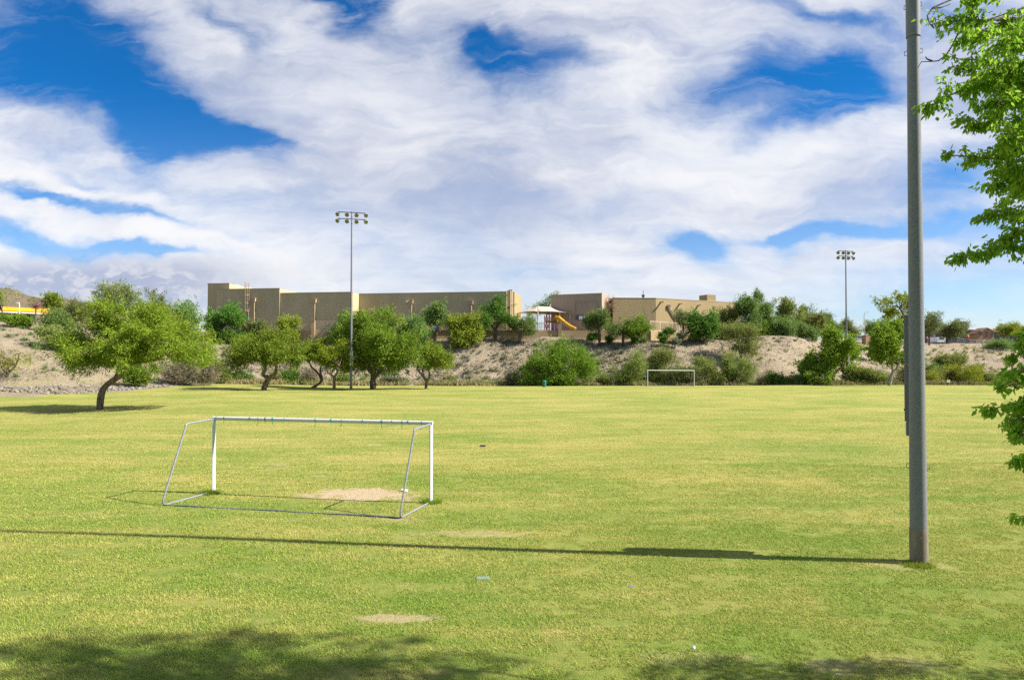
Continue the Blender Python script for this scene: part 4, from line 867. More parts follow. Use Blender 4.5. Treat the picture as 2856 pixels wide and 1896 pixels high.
# ------------------------------------------------------------------ right background: road, houses, van, people
def at(px, Y): x = pxx(px, Y); return Vector((x, Y, float(H(x, Y))))
RDZ = 8.75
def house(px0, px1, Y, D, zt, ridge, wm, label, gable=None, wins=()):
    a, b = pxx(px0, Y), pxx(px1, Y); g = Vector(((a + b) / 2, Y, RDZ - .6)); root = thing('house', label, 'house', g, 'houses beyond the road')
    mb = MB(); mb.prism([(a, Y), (b, Y), (b, Y + D), (a, Y + D)], RDZ - 1.2, zt); mb.build('wall', M[wm], root, smooth=False)
    mb = MB(); o = .45
    if gable:   # gable end towards us
        m_ = (a + b) / 2; mb.prism([(a - o, Y - .25), (m_, Y - .25), (m_, Y + D), (a - o, Y + D)], [zt - .15, ridge, ridge, zt - .15], [zt + .08, ridge + .22, ridge + .22, zt + .08]); mb.prism([(m_, Y - .25), (b + o, Y - .25), (b + o, Y + D), (m_, Y + D)], [ridge, zt - .15, zt - .15, ridge], [ridge + .22, zt + .08, zt + .08, ridge + .22])
        w = MB(); w.add([(a, Y - .02, zt), (b, Y - .02, zt), (m_, Y - .02, ridge), (a, Y + .2, zt), (b, Y + .2, zt), (m_, Y + .2, ridge)], [(0, 1, 2), (5, 4, 3), (0, 3, 4, 1), (1, 4, 5, 2), (2, 5, 3, 0)]); w.build('gable', M[wm], root, smooth=False)
    else:
        m_ = Y + D / 2; h_ = min(D / 2, (b - a) / 2); vs = [(a - o, Y - o, zt), (b + o, Y - o, zt), (b + o, Y + D + o, zt), (a - o, Y + D + o, zt), (a + h_ * .8, m_, ridge), (b - h_ * .8, m_, ridge)]
        mb.add(vs, [(0, 1, 5, 4), (1, 2, 5), (2, 3, 4, 5), (3, 0, 4), (3, 2, 1, 0)])
    mb.build('roof', M['roof_tile'], root, smooth=False)
    for (x0, x1, z0, z1) in wins:
        c0_, c1_ = pxx(x0, Y), pxx(x1, Y); mb = MB(); mb.box(((c0_ + c1_) / 2, Y - .05, (z0 + z1) / 2), (c1_ - c0_ + .2, .1, z1 - z0 + .2)); f_ = mb.build('window', M['stucco_grey'], root, smooth=False); mb = MB(); mb.box(((c0_ + c1_) / 2, Y - .11, (z0 + z1) / 2), (c1_ - c0_, .03, z1 - z0)); mb.build('pane', M['glass_dark'], f_, smooth=False)
    return root
zY = lambda py, Y: P(2700, py, Y).z
house(2642, 2735, 222, 14, zY(920, 222), zY(913, 222), 'stucco_slate', 'grey walled house with low brown roof behind the railing', wins=((2702, 2712, zY(952, 222), zY(930, 222)),))
house(2736, 2773, 214, 4.5, zY(927, 214), zY(915.5, 214), 'stucco_house', 'tan gabled house with brown tiled roof beyond the road', True, ((2751, 2755, zY(939, 214), zY(926, 214)), (2766, 2769, zY(938, 214), zY(930, 214))))
house(2722, 2739, 212, 3, zY(930, 211), zY(922, 211), 'stucco_house', 'small tan gabled porch between the grey and the tan house', True, ((2732, 2737, zY(933, 211), zY(928, 211)),))
house(2778, 2850, 226, 16, zY(926, 226), zY(914, 226), 'stucco_slate', 'grey house half hidden behind a spreading tree', wins=((2800, 2808, zY(945, 226), zY(935, 226)),))
house(2842, 2930, 240, 16, zY(914, 240), zY(905, 240), 'stucco_house', 'brown roofed house rising at the right edge behind foliage')
# van
vY = 196.0; vg = at(2626, vY); vg.z = RDZ - .1; van = thing('white_van', 'white van seen from the back between two trees on the right', 'van', vg); w2 = 1.35
mb = MB(); x0, x1 = pxx(2613, vY), pxx(2639, vY); xm = (x0 + x1) / 2; zt = zY(939.5, vY)
mb.prism([(x0, vY), (x1, vY), (x1, vY + 4.6), (x0, vY + 4.6)], vg.z + .35, [zt - .1, zt - .1, zt, zt]); mb.build('body', M['sign_white'], van, bevel=.12)
mb = MB(); mb.box((pxx(2626.5, vY), vY - .03, zY(943.3, vY)), (1.1, .05, .5)); mb.build('rear_window', M['glass_dark'], van, smooth=False)
mb = MB(); mb.box((xm, vY - .1, vg.z + .45), (x1 - x0 - .1, .2, .22)); mb.build('bumper', M['cabinet_grey'], van, smooth=False)
for sx in (x0 + .2, x1 - .2):
    for sy in (vY + .9, vY + 3.7): mb = MB(); mb.tube([(sx - .12, sy, vg.z + .34), (sx + .12, sy, vg.z + .34)], .34, 12); mb.build('wheel', M['rubber'], van)
for sx in (x0 + .12, x1 - .12): mb = MB(); mb.box((sx, vY - .03, zY(949, vY)), (.14, .05, .4)); mb.build('tail_light', M['plastic_red'], van, smooth=False)
# sign seen from the back beside the van
def post_sign(px, Y, pytop, w, h, colr, lab, shape='oct', zb=None):
    g = at(px, Y); root = thing('road_sign', lab, 'road sign', g, None); zt = P(px, pytop, Y).z; mb = MB(); mb.tube([g - Vector((0, 0, .2)), (g.x, g.y, zt - .1)], .04, 6); mb.build('post', M['cabinet_grey'], root)
    n = 8 if shape == 'oct' else 4; poly = [(w / 2 / math.cos(math.pi / n) * math.cos(2 * math.pi * (k + .5) / n), h / 2 / math.cos(math.pi / n) * math.sin(2 * math.pi * (k + .5) / n)) for k in range(n)]
    mb = MB(); mb.add([(g.x + x, Y - .07, zt - h / 2 + z) for x, z in poly] + [(g.x + x, Y - .045, zt - h / 2 + z) for x, z in poly], [tuple(range(n)), tuple(range(n, 2 * n))[::-1]] + [(i, i + n, (i + 1) % n + n, (i + 1) % n) for i in range(n)]); mb.build('plate', M[colr], root, smooth=False); return root
post_sign(2606, 188, 933, .75, .75, 'cabinet_grey', 'grey back of an eight sided road sign left of the white van')
post_sign(2440.5, 160, 941, .55, .55, 'plastic_red', 'small red sign on a post beside the leafy tree', 'sq')
# railing
def railing(px0, px1, Y0, Y1, n, lab):
    a, b = at(px0, Y0), at(px1, Y1); root = thing('guard_railing', lab, 'railing', (a + b) / 2)
    pts = [a.lerp(b, k / n) for k in range(n + 1)]
    for p in pts: p.z = float(H(p.x, p.y)); mb = MB(); mb.tube([p - Vector((0, 0, .3)), p + Vector((0, 0, 1.25))], .06, 6); mb.build('post', M['cabinet_grey'], root)
    mb = MB()
    for zz in (1.22, .65): mb.tube([p + Vector((0, 0, zz)) for p in pts], .05, 6)
    mb.build('rail', M['cabinet_grey'], root)
railing(2654, 2776, 186, 183, 7, 'long pale pipe railing along the crest in front of the houses')
# road (dark asphalt strip on the crest, mostly hidden)
mb = MB(); xs = np.linspace(pxx(2380, 178), pxx(3400, 200), 30)
vs = []
for x in xs: vs += [(x, 190, float(H(x, 190)) + .06), (x, 204, float(H(x, 204)) + .06)]
mb.add(vs, [(2 * i, 2 * i + 2, 2 * i + 3, 2 * i + 1) for i in range(len(xs) - 1)]); rd = mb.build('road', M['stucco_grey'], loc=(60, 195, 8), smooth=False); rd['kind'] = 'structure'
# people at work
def person(px, Y, pose, lab, vest, zoff=0.0, turn=0.0):
    g = at(px, Y); g.z += zoff; root = thing('person', lab, 'person', g, 'workers by the road')
    J = {'pel': (0, 0, .95), 'chest': (0, 0, 1.32), 'neck': (0, 0, 1.50), 'head': (0, -.02, 1.62), 'crown': (0, -.01, 1.74), 'lh': (-.10, 0, .90), 'lk': (-.12, -.04, .50), 'la': (-.13, .02, .09), 'lt': (-.14, -.15, .04), 'rh': (.10, 0, .90), 'rk': (.13, -.06, .50), 'ra': (.15, .0, .09), 'rt': (.17, -.16, .04),
         'ls': (-.20, 0, 1.43), 'le': (-.27, -.02, 1.14), 'lw': (-.24, -.18, .93), 'lf': (-.23, -.26, .86), 'rs': (.20, 0, 1.43), 're': (.28, -.03, 1.14), 'rw': (.23, -.24, 1.00), 'rf': (.21, -.33, .96)}
    if pose == 'bend':
        for k in ('chest', 'neck', 'head', 'crown', 'ls', 'rs', 'le', 're', 'lw', 'rw', 'lf', 'rf'): x, y, z = J[k]; dz = z - .95; J[k] = (x, y - dz * .6, .95 + dz * .78)
    rad = {'pel': .15, 'chest': .17, 'neck': .06, 'head': .095, 'crown': .06, 'lh': .09, 'lk': .062, 'la': .045, 'lt': .035, 'rh': .09, 'rk': .062, 'ra': .045, 'rt': .035, 'ls': .07, 'le': .047, 'lw': .035, 'lf': .03, 'rs': .07, 're': .047, 'rw': .035, 'rf': .03}
    ks = list(J); E = [('pel', 'chest'), ('chest', 'neck'), ('neck', 'head'), ('head', 'crown'), ('pel', 'lh'), ('lh', 'lk'), ('lk', 'la'), ('la', 'lt'), ('pel', 'rh'), ('rh', 'rk'), ('rk', 'ra'), ('ra', 'rt'), ('chest', 'ls'), ('ls', 'le'), ('le', 'lw'), ('lw', 'lf'), ('chest', 'rs'), ('rs', 're'), ('re', 'rw'), ('rw', 'rf')]
    m = bpy.data.meshes.new('body'); m.from_pydata([J[k] for k in ks], [(ks.index(a), ks.index(b)) for a, b in E], []); m.update()
    o = link_mesh('body', m, M['skin'], root); o.rotation_euler.z = turn; sk = o.modifiers.new('skin', 'SKIN'); o.modifiers.new('sub', 'SUBSURF').levels = 1
    for i, k in enumerate(ks): m.skin_vertices[0].data[i].radius = (rad[k], rad[k] * .8)
    m.skin_vertices[0].data[0].use_root = True
    rm = Matrix.Rotation(turn, 3, 'Z'); w = lambda k, s=(0, 0, 0): g + rm @ (Vector(J[k]) + Vector(s))
    mb = MB(); mb.tube([w('pel', (0, 0, -.08)), w('pel', (0, 0, .1)), w('chest'), w('neck', (0, 0, -.02))], [.19, .185, .215, .10], 12)
    for s in 'lr': mb.tube([w(s + 's'), w(s + 'e', (0, 0, .02))], [.095, .072], 8)
    mb.build('vest', M[vest], root)
    mb = MB()
    for s in 'lr': mb.tube([w(s + 'h', (0, 0, .06)), w(s + 'k'), w(s + 'a')], [.115, .085, .07], 8)
    mb.tube([w('pel', (0, 0, -.14)), w('pel', (0, 0, .03))], [.17, .185], 10); mb.build('trousers', M['denim'], root)
    mb = MB(); c = w('head', (0, 0, .035)); mb.lathe([(.165, 0), (.125, .01), (.12, .06), (.08, .12), (0, .14)], c, n=12); mb.build('hard_hat', M['sign_white'], root)
person(2673, 188.5, 'stand', 'person in a lime green vest standing behind the railing', 'hivis_green', .35)
person(2700.5, 191, 'stand', 'person in an orange vest standing behind the railing', 'hivis_orange', .65)
person(2740, 184.6, 'bend', 'person in a lime green vest leaning forward near the low railing end', 'hivis_green', -.2, .5)
person(2586.5, 192, 'bend', 'person in an orange vest bending over beside the thick pole', 'hivis_orange', 0.3, -.6)
# street lamp, block pillar, parked car further left
Yl = 176.0; g = at(2411, Yl); sl_ = thing('street_lamp', 'tall hooked street lamp rising behind the trees on the right', 'street lamp', g); zt = P(2411, 872, Yl).z
mb = MB(); mb.tube([g, (g.x, Yl, zt - .8), (g.x + .1, Yl, zt - .3), (g.x + .35, Yl, zt + .12), (g.x + .75, Yl, zt + .2)], [.10, .075, .06, .05, .05], 8); mb.build('post', M['rail_tan'], sl_); mb = MB(); mb.box((g.x + .92, Yl, zt + .16), (.55, .25, .14)); mb.build('lamp_head', M['cabinet_grey'], sl_, bevel=.03)
g = at(2417, 166); g.z -= .2; mb = MB(); z1 = P(2417, 936, 166).z; mb.box((g.x, 166, (g.z + z1) / 2), (1.55, 1.3, z1 - g.z), .25); mb.box((g.x, 166, z1 + .05), (1.65, 1.4, .1), .25); tag(mb.build('block_pillar', M['stucco_house'], loc=g, smooth=False), 'square tan block pillar at the foot of the street lamp', 'pillar')
cY = 176.0; g = at(2397, cY); car = thing('parked_car', 'pale car partly hidden left of the tan block pillar', 'car', g); 
mb = MB(); prof_ = [(-2.1, .35), (2.1, .35), (2.15, .75), (1.3, .9), (.8, 1.4), (-.9, 1.42), (-1.6, .95), (-2.15, .85)]; n = len(prof_); vs = [(g.x + x, cY - .85, g.z + z) for x, z in prof_] + [(g.x + x, cY + .85, g.z + z) for x, z in prof_]
mb.add(vs, [tuple(range(n)), tuple(range(n, 2 * n))[::-1]] + [(i, i + n, (i + 1) % n + n, (i + 1) % n) for i in range(n)]); mb.build('body', M['car_paint'], car, bevel=.05)
mb = MB(); mb.prism([(g.x - 1.25, cY - .87), (g.x + .85, cY - .87), (g.x + .85, cY + .87), (g.x - 1.25, cY + .87)], g.z + .95, g.z + 1.3); mb.build('side_window', M['glass_dark'], car, smooth=False)
for sx in (-1.3, 1.35):
    for sy in (-.8, .8): mb = MB(); mb.tube([(g.x + sx, cY + sy - .1, g.z + .33), (g.x + sx, cY + sy + .1, g.z + .33)], .33, 12); mb.build('wheel', M['rubber'], car)
mb = MB(); c = at(2217, 170); zc = P(2217, 919, 170).z
wb = thing('parked_car', 'white vehicle glimpsed between bushes on the right hilltop', 'car', (c.x, 170, c.z)); mb.box((c.x, 170, c.z + 1.1), (2.6, 1.9, 1.5)); mb.build('body', M['sign_white'], wb, bevel=.15); mb = MB(); mb.box((c.x + .2, 170 - .96, c.z + 1.45), (1.4, .05, .45)); mb.build('side_window', M['glass_dark'], wb, smooth=False)
for sx in (-.8, .8): mb = MB(); mb.tube([(c.x + sx, 169.1, c.z + .3), (c.x + sx, 169.3, c.z + .3)], .3, 10); mb.build('wheel', M['rubber'], wb)
# ------------------------------------------------------------------ trees and shrubs
G1 = 'shade trees on the lawn'; G2 = 'trees along the school wall'; G3 = 'trees on the right hilltop'
MES = 'mesquite_tree'
tree(MES, 'big leaning mesquite with a bent bare trunk and wide feathery crown on the left', 'tree', (278, 1142),
     [(215, 850, 400, 985, 1.5), (340, 832, 510, 975, -1), (130, 905, 270, 1010, 0), (430, 870, 575, 1005, 1), (260, 930, 460, 1020, -2.2), (395, 935, 595, 1040, -1.5), (140, 950, 290, 1050, -1), (490, 910, 590, 1030, .5), (240, 830, 380, 925, 0), (280, 880, 480, 1000, -3), (290, 870, 470, 990, 2.8), (190, 940, 400, 1030, 2.4)],
     'leaf_mesquite', 'bark_mesquite', [[(288, 1085), (330, 1050), (356, 1012)], [(288, 1085), (332, 1048), (358, 1015), (400, 1008, -.4), (445, 1000, -.6)], [(287, 1085), (325, 1052), (330, 1010, .4), (318, 995, .6)]], .215, 1150, 74, .66, .32, .055, G1, .25, 48, 3, rp=.6, lump=.30, flat=.55)
tree(MES, 'bright green tree with a forked zigzag trunk, second along the lawn from the left', 'tree', (733, 1088),
     [(650, 935, 790, 1010, -1), (612, 962, 700, 1034, 0), (640, 945, 730, 1020, 1.2), (720, 925, 840, 1000, 1), (760, 955, 856, 1028, -.5), (690, 912, 790, 965, 0), (700, 960, 800, 1020, -1.8)], 'leaf_mesquite_dark', 'bark_mesquite',
     [[(745, 1062), (748, 1055), (734, 1045), (740, 1030), (737, 1015)], [(747, 1060), (752, 1055), (768, 1040), (770, 1018, .3)]], .25, 600, 46, .72, .34, .09, G1, .15, 26, 1, flat=.6)
tree(MES, 'light green tree with a thin trunk swept low to the left then curving up', 'tree', (866, 1081),
     [(830, 948, 905, 1012), (850, 962, 934, 1022), (806, 962, 870, 1014), (870, 945, 930, 990)], 'leaf_mesquite', 'bark_mesquite',
     [[(885, 1073), (896, 1060), (886, 1040), (868, 1022), (858, 1000)], [(885, 1073), (898, 1058), (893, 1035), (898, 1010)]], .155, 310, 42, .65, .32, .10, G1, .15, 14, 1)
tree(MES, 'light green tree with a slim upright forked trunk left of the light pole', 'tree', (932, 1088),
     [(890, 955, 972, 1020, 1.5), (905, 975, 980, 1040, 1.8), (880, 975, 940, 1025, 0), (925, 945, 975, 990, 2.2)], 'leaf_mesquite', 'bark_mesquite',
     [[(932, 1068), (931, 1052), (918, 1040), (908, 1030)], [(932, 1068), (933, 1052), (940, 1040), (946, 1020)]], .16, 270, 42, .65, .32, .10, G1, .15, 16, 1)
tree(MES, 'largest round bright green tree with a dark forking trunk right of the light pole', 'tree', (1040, 1086),
     [(960, 865, 1085, 960, 1.8), (1020, 855, 1130, 970, -.5), (935, 905, 1030, 1000, 3), (985, 930, 1110, 1025, .5), (1070, 905, 1165, 1005, -1), (955, 965, 1040, 1040, 2.4), (1060, 980, 1150, 1030, .8), (925, 900, 985, 965, 4), (1010, 900, 1120, 1000, -2.5), (922, 962, 1000, 1036, 3.2), (1000, 980, 1125, 1042, 1.6), (1090, 960, 1185, 1030, 1.0)], 'leaf_mesquite_dark', 'bark_dark',
     [[(1040, 1062), (1040, 1045), (1030, 1032), (1022, 1015)], [(1040, 1060), (1042, 1042), (1044, 1020)], [(1040, 1060), (1046, 1048), (1058, 1038), (1066, 1018)]], .33, 980, 50, .82, .36, .11, G1, .1, 30, 1, flat=.65)
tree(MES, 'small bright green tree with a three forked trunk, last before the open slope', 'tree', (1187, 1084),
     [(1145, 975, 1225, 1032), (1190, 985, 1270, 1046), (1165, 956, 1240, 1005), (1205, 968, 1262, 1020)], 'leaf_bright', 'bark_mesquite',
     [[(1190, 1065), (1180, 1050), (1170, 1038), (1162, 1028)], [(1190, 1066), (1197, 1050), (1196, 1030)], [(1190, 1065), (1184, 1052), (1178, 1036)]], .15, 340, 40, .60, .32, .09, G1, .1, 18, 1)
# along the wall
tree('school_tree', 'dense green tree in front of the left end of the gym', 'tree', (603, 938), [(575, 858, 640, 930), (600, 848, 690, 925), (640, 870, 695, 935), (572, 890, 630, 940)], 'leaf_deep', 'bark_dark', [[(604, 920), (606, 905)], [(605, 922), (618, 915), (628, 905)]], .28, 330, 46, .8, .42, .16, G2, .1, 14, Y=131)
tree('school_tree', 'slim tree with a curved dark trunk against the block wall and blue play panel', 'tree', (1213, 946), [(1178, 845, 1250, 905), (1195, 832, 1258, 880), (1172, 870, 1225, 910), (1215, 865, 1262, 915)], 'leaf_bluegreen', 'bark_dark', [[(1218, 925), (1220, 912), (1214, 900), (1210, 885)]], .22, 280, 40, .7, .36, .13, G2, .1, 14, Y=130.6)
tree('school_tree', 'dark green tree with a wide fork left of the gym end fins', 'tree', (1381, 947), [(1340, 835, 1430, 905), (1322, 870, 1375, 915), (1370, 826, 1432, 880), (1385, 870, 1440, 920)], 'leaf_deep', 'bark_dark', [[(1382, 925), (1384, 915), (1392, 900)], [(1382, 922), (1370, 908), (1356, 902)]], .26, 340, 44, .8, .38, .14, G2, .1, 16, Y=131)
tree('school_tree', 'thin many stemmed green tree left of the bare sand mound', 'tree', (1450, 945), [(1425, 870, 1500, 930), (1445, 885, 1512, 938), (1412, 880, 1455, 930)], 'leaf_bluegreen', 'bark_mesquite', [[(1455, 930), (1465, 918), (1474, 905)], [(1446, 928), (1440, 912)], [(1452, 928), (1456, 910)]], .15, 260, 36, .65, .34, .10, G2, .1, 16, Y=130.5)
tree('school_tree', 'green feathery tree with two dark trunks right of the yellow slide', 'tree', (1672, 947), [(1635, 865, 1705, 915), (1660, 858, 1728, 920), (1625, 880, 1665, 920), (1690, 890, 1735, 945), (1650, 895, 1700, 935)], 'leaf_bluegreen', 'bark_dark', [[(1670, 925), (1664, 912), (1660, 902)], [(1673, 925), (1670, 910), (1676, 898)]], .19, 330, 42, .7, .34, .11, G2, .1, 16, Y=128.6)
tree('school_tree', 'narrower tree with a single dark trunk near the sunlit wall corner', 'tree', (1738, 955), [(1728, 868, 1785, 915), (1745, 895, 1808, 940), (1735, 910, 1775, 940), (1765, 880, 1800, 920)], 'leaf_mesquite_dark', 'bark_dark', [[(1738, 935), (1738, 920), (1742, 905)]], .21, 260, 38, .7, .34, .11, G2, .1, 14, Y=128.2)
tree('palo_verde', 'pale rounded palo verde top rising behind the big leaning mesquite', 'tree', (330, 940), [(260, 790, 345, 860), (300, 785, 385, 850), (280, 820, 400, 900)], 'leaf_paloverde', 'bark_pale', [[(326, 905), (322, 870)], [(334, 905), (345, 865)]], .2, 300, 36, .8, .42, .10, None, -.1, 18, 1, Y=112)
tree('bush_tree', 'grey green tree left of the gym corner, behind the leaning mesquite', 'tree', (530, 945), [(480, 835, 560, 910), (500, 850, 565, 930), (455, 850, 520, 920)], 'leaf_bluegreen', 'bark_dark', [[(528, 915), (522, 890)]], .2, 280, 36, .8, .42, .14, None, -.1, 12, Y=126)
tree('bush_tree', 'thin willowy tree top above the mesquite, with sparse upright sprays', 'tree', (430, 950), [(400, 800, 445, 890), (425, 815, 475, 890), (440, 840, 490, 910)], 'leaf_paloverde', 'bark_dark', [[(430, 905), (424, 860)], [(434, 905), (452, 870)]], .15, 130, 28, .7, .42, .12, None, -.3, 10, Y=121)
tree('school_tree', 'spindly tree showing over the shade canopy beside the taupe block', 'tree', (1525, 900), [(1495, 838, 1545, 870), (1515, 822, 1552, 850), (1535, 812, 1560, 835), (1470, 848, 1520, 880)], 'leaf_bluegreen', 'bark_dark', [[(1525, 880), (1528, 860)]], .2, 130, 22, .7, .4, .14, None, 0, 12, Y=172)
# bare tree with reddish twigs in front of the maroon panel
def bare_tree(name, label, px, Y, boxes, trunkpts, leafm, n1, n2, r, wl=.03, group=None):
    TREESEED[0] += 1; q = np.random.default_rng(TREESEED[0]); g = gnd(px, Y)
    if Y > 132 and Y < 200 and 600 < px < 1850: g.z = TZ
    root = thing(name, label, 'tree', g, group); mb = MB(); pts = [g] + [P(a, b, Y) for a, b in trunkpts]; mb.tube(pts, [r * (1 - .12 * i) for i in range(len(pts))], 7)
    mb.build('trunk', M['bark_dark'], root); mb = MB()
    for i in range(n1):
        bx = boxes[i % len(boxes)]; tgt = P(q.uniform(bx[0], bx[2]), q.uniform(bx[1], bx[3]), Y + q.uniform(-1.3, 1.3)); p, rd = limb(pts[-1], tgt, r * .5, .02, q, 5, .05, .10); mb.tube(p, rd, 4, False)
        for k in range(n2):
            s = p[q.integers(2, 6)]; e = s + Vector(q.normal(size=3) * .7) + Vector((0, 0, .35)); p2, r2 = limb(s, e, wl, .012, q, 3, .0, .12); mb.tube(p2, r2, 3, False)
    mb.build('branches', M[leafm], root); return root
bare_tree('bare_tree', 'bare tree with reddish twigs in front of the maroon wall', 1691, 143.5, [(1662, 838, 1690, 865), (1680, 832, 1705, 860), (1695, 840, 1722, 872)], [(1690, 895), (1690, 868)], 'twig_red', 20, 8, .14)
bare_tree('bare_tree', 'leafless brown tree in front of the yellow fascia', 98, 128, [(72, 842, 100, 862), (95, 836, 122, 862), (80, 850, 118, 870)], [(99, 880), (100, 864), (97, 858)], 'twig_red', 16, 7, .16)
# right hilltop
tree('hill_tree', 'dark glossy dense tree right of the sunlit school wall', 'tree', (1948, 948), [(1915, 868, 1980, 925), (1925, 890, 1990, 945), (1915, 900, 1960, 945), (1960, 870, 2000, 930)], 'leaf_deep', 'bark_dark', [[(1948, 930), (1946, 910)]], .25, 380, 44, .8, .4, .17, G3, .1, 10, Y=131)
tree('hill_tree', 'sparse grey green tree in front of the school fence corner', 'tree', (1905, 922), [(1872, 868, 1915, 905), (1885, 862, 1920, 920), (1870, 885, 1900, 915)], 'leaf_paloverde', 'bark_dark', [[(1906, 908), (1900, 895)], [(1905, 908), (1912, 890)]], .14, 150, 28, .6, .34, .10, G3, 0, 12, Y=131.5)
tree('hill_tree', 'olive green tree between the dark glossy tree and the tall pair', 'tree', (2015, 945), [(1975, 860, 2035, 915), (2000, 850, 2060, 920), (1990, 890, 2050, 940)], 'leaf_creosote', 'bark_dark', [[(2015, 920), (2012, 900)]], .2, 300, 36, .85, .42, .14, G3, 0, 10, Y=139)
tree('hill_tree', 'tall blue green tree, the left of the tall pair on the hilltop', 'tree', (2080, 942), [(2045, 840, 2095, 900), (2055, 828, 2110, 890), (2050, 880, 2115, 940), (2080, 850, 2120, 920)], 'leaf_bluegreen', 'bark_mesquite', [[(2082, 915), (2088, 890), (2096, 870)]], .22, 420, 40, .85, .42, .14, G3, -.2, 14, Y=137)
tree('hill_tree', 'tallest blue green tree with upright sprays at the top of the hilltop', 'tree', (2128, 940), [(2098, 815, 2135, 870), (2105, 840, 2155, 910), (2110, 880, 2170, 935), (2128, 830, 2160, 880)], 'leaf_bluegreen', 'bark_mesquite', [[(2128, 915), (2122, 880)]], .22, 420, 40, .85, .45, .13, G3, -.35, 12, Y=140)
tree('hill_tree', 'olive tree with a dark branching heart right of the tallest tree', 'tree', (2202, 935), [(2162, 848, 2215, 895), (2180, 835, 2215, 870), (2190, 855, 2240, 915), (2165, 875, 2215, 920)], 'leaf_creosote', 'bark_dark', [[(2200, 905), (2198, 885)], [(2202, 905), (2212, 880)]], .2, 360, 38, .8, .42, .15, G3, 0, 14, Y=148)
tree('hill_tree', 'slender pointed grey green tree farther back on the hilltop', 'tree', (2250, 925), [(2230, 858, 2272, 900), (2238, 843, 2262, 875), (2235, 880, 2275, 915)], 'leaf_bluegreen', 'bark_pale', [[(2248, 905), (2248, 880)]], .2, 240, 34, .8, .45, .14, G3, -.2, 8, Y=170)
tree('hill_tree', 'yellowish olive rounded tree at the right end of the hilltop', 'tree', (2275, 937), [(2240, 885, 2290, 920), (2262, 878, 2302, 925)], 'leaf_creosote', 'bark_dark', [[(2275, 920), (2275, 905)]], .2, 260, 36, .75, .4, .14, G3, 0, 10, Y=150)
tree('hill_tree', 'small blue green tree behind the yellowish rounded tree', 'tree', (2296, 925), [(2275, 870, 2310, 905), (2285, 880, 2318, 915)], 'leaf_bluegreen', 'bark_dark', [[(2296, 905), (2296, 890)]], .2, 170, 30, .8, .45, .14, G3, 0, 8, Y=176)
tree('hill_tree', 'spreading grey green tree with a forked trunk halfway down the slope', 'tree', (2066, 1008), [(2005, 925, 2075, 985), (2040, 940, 2120, 1000), (2000, 900, 2070, 950), (2060, 900, 2125, 960)], 'leaf_creosote', 'bark_dark', [[(2065, 988), (2058, 970)], [(2066, 988), (2076, 968)]], .2, 380, 30, .85, .38, .10, None, 0, 18, 1, Y=124)
G4 = 'leafy trees by the far light pole'
tree('leafy_tree', 'large leafy green tree with several lobes left of the far light pole', 'tree', (2322, 1073, 60), [(2280, 940, 2380, 1040, 0), (2290, 900, 2370, 985), (2225, 985, 2300, 1060), (2275, 960, 2360, 1040), (2330, 945, 2400, 1020), (2245, 1020, 2330, 1072), (2340, 1000, 2412, 1068), (2330, 930, 2390, 980)], 'leaf_bright', 'bark_dark', [[(2325, 1045), (2330, 1020), (2338, 990)], [(2322, 1045), (2300, 1025)], [(2326, 1045), (2352, 1020)]], .24, 820, 44, .60, .36, .18, G4, .2, 24, flat=.7, lump=.35)
tree('leafy_tree', 'tall leafy green tree with a pale crooked trunk right of the far light pole', 'tree', (2480, 1075, 60), [(2430, 930, 2530, 1010, 0), (2440, 915, 2530, 985), (2455, 890, 2520, 950), (2415, 960, 2490, 1015), (2470, 960, 2540, 1030), (2430, 930, 2480, 990)], 'leaf_bright', 'bark_pale', [[(2482, 1055), (2490, 1040), (2486, 1015), (2478, 985)], [(2487, 1045), (2500, 1030), (2508, 1010)]], .22, 700, 44, .60, .36, .18, G4, .2, 20, flat=.7, lump=.35)
tree('leafy_tree', 'loose yellowish tree standing taller behind the pale trunked tree', 'tree', (2530, 955), [(2445, 820, 2505, 875), (2480, 805, 2545, 870), (2510, 800, 2580, 880), (2450, 850, 2520, 890), (2500, 850, 2560, 920)], 'leaf_yellowgreen', 'bark_dark', [[(2528, 910), (2520, 880), (2510, 860)], [(2529, 905), (2535, 860)]], .24, 230, 36, .62, .42, .19, G4, .1, 20, Y=142, lump=.4)
for (px, bx, lab, Yt, lf) in ((2357, [(2340, 890, 2385, 940), (2365, 905, 2405, 945), (2352, 886, 2380, 915)], 'distant grey green tree left of the tall street lamp', 215, 'leaf_paloverde'), (2430, [(2405, 903, 2450, 945), (2420, 898, 2462, 940)], 'distant dark tree right of the tall street lamp', 222, 'leaf_bluegreen'), (2455, [(2440, 892, 2485, 940), (2460, 900, 2500, 945)], 'distant grey tree behind the pale trunked leafy tree', 226, 'leaf_bluegreen'), (2315, [(2298, 905, 2345, 945)], 'distant low tree at the foot of the hilltop', 210, 'leaf_bluegreen')):
    tree('distant_tree', lab, 'tree', (px, 950), bx, lf, 'bark_dark', [[(px, 938), (px + 2, 920)]], .2, 170, 34, .95, .5, .17, 'distant trees behind the road', 0, 8, Y=Yt)
G5 = 'trees beside the road on the right'
tree('road_tree', 'feathery pale green tree just right of the thick near pole', 'tree', (2592, 955), [(2570, 878, 2620, 930), (2580, 872, 2628, 910), (2545, 890, 2600, 940), (2595, 895, 2628, 945)], 'leaf_paloverde', 'bark_dark', [[(2592, 935), (2596, 915)]], .2, 330, 36, .85, .45, .11, G5, -.3, 14, Y=182)
tree('road_tree', 'rounded pale green tree over the white van', 'tree', (2640, 957), [(2622, 900, 2670, 940), (2645, 893, 2692, 935), (2630, 905, 2690, 945)], 'leaf_paloverde', 'bark_dark', [[(2641, 940), (2646, 925)], [(2640, 942), (2634, 928)]], .2, 380, 36, .85, .45, .12, G5, -.2, 16, Y=187)
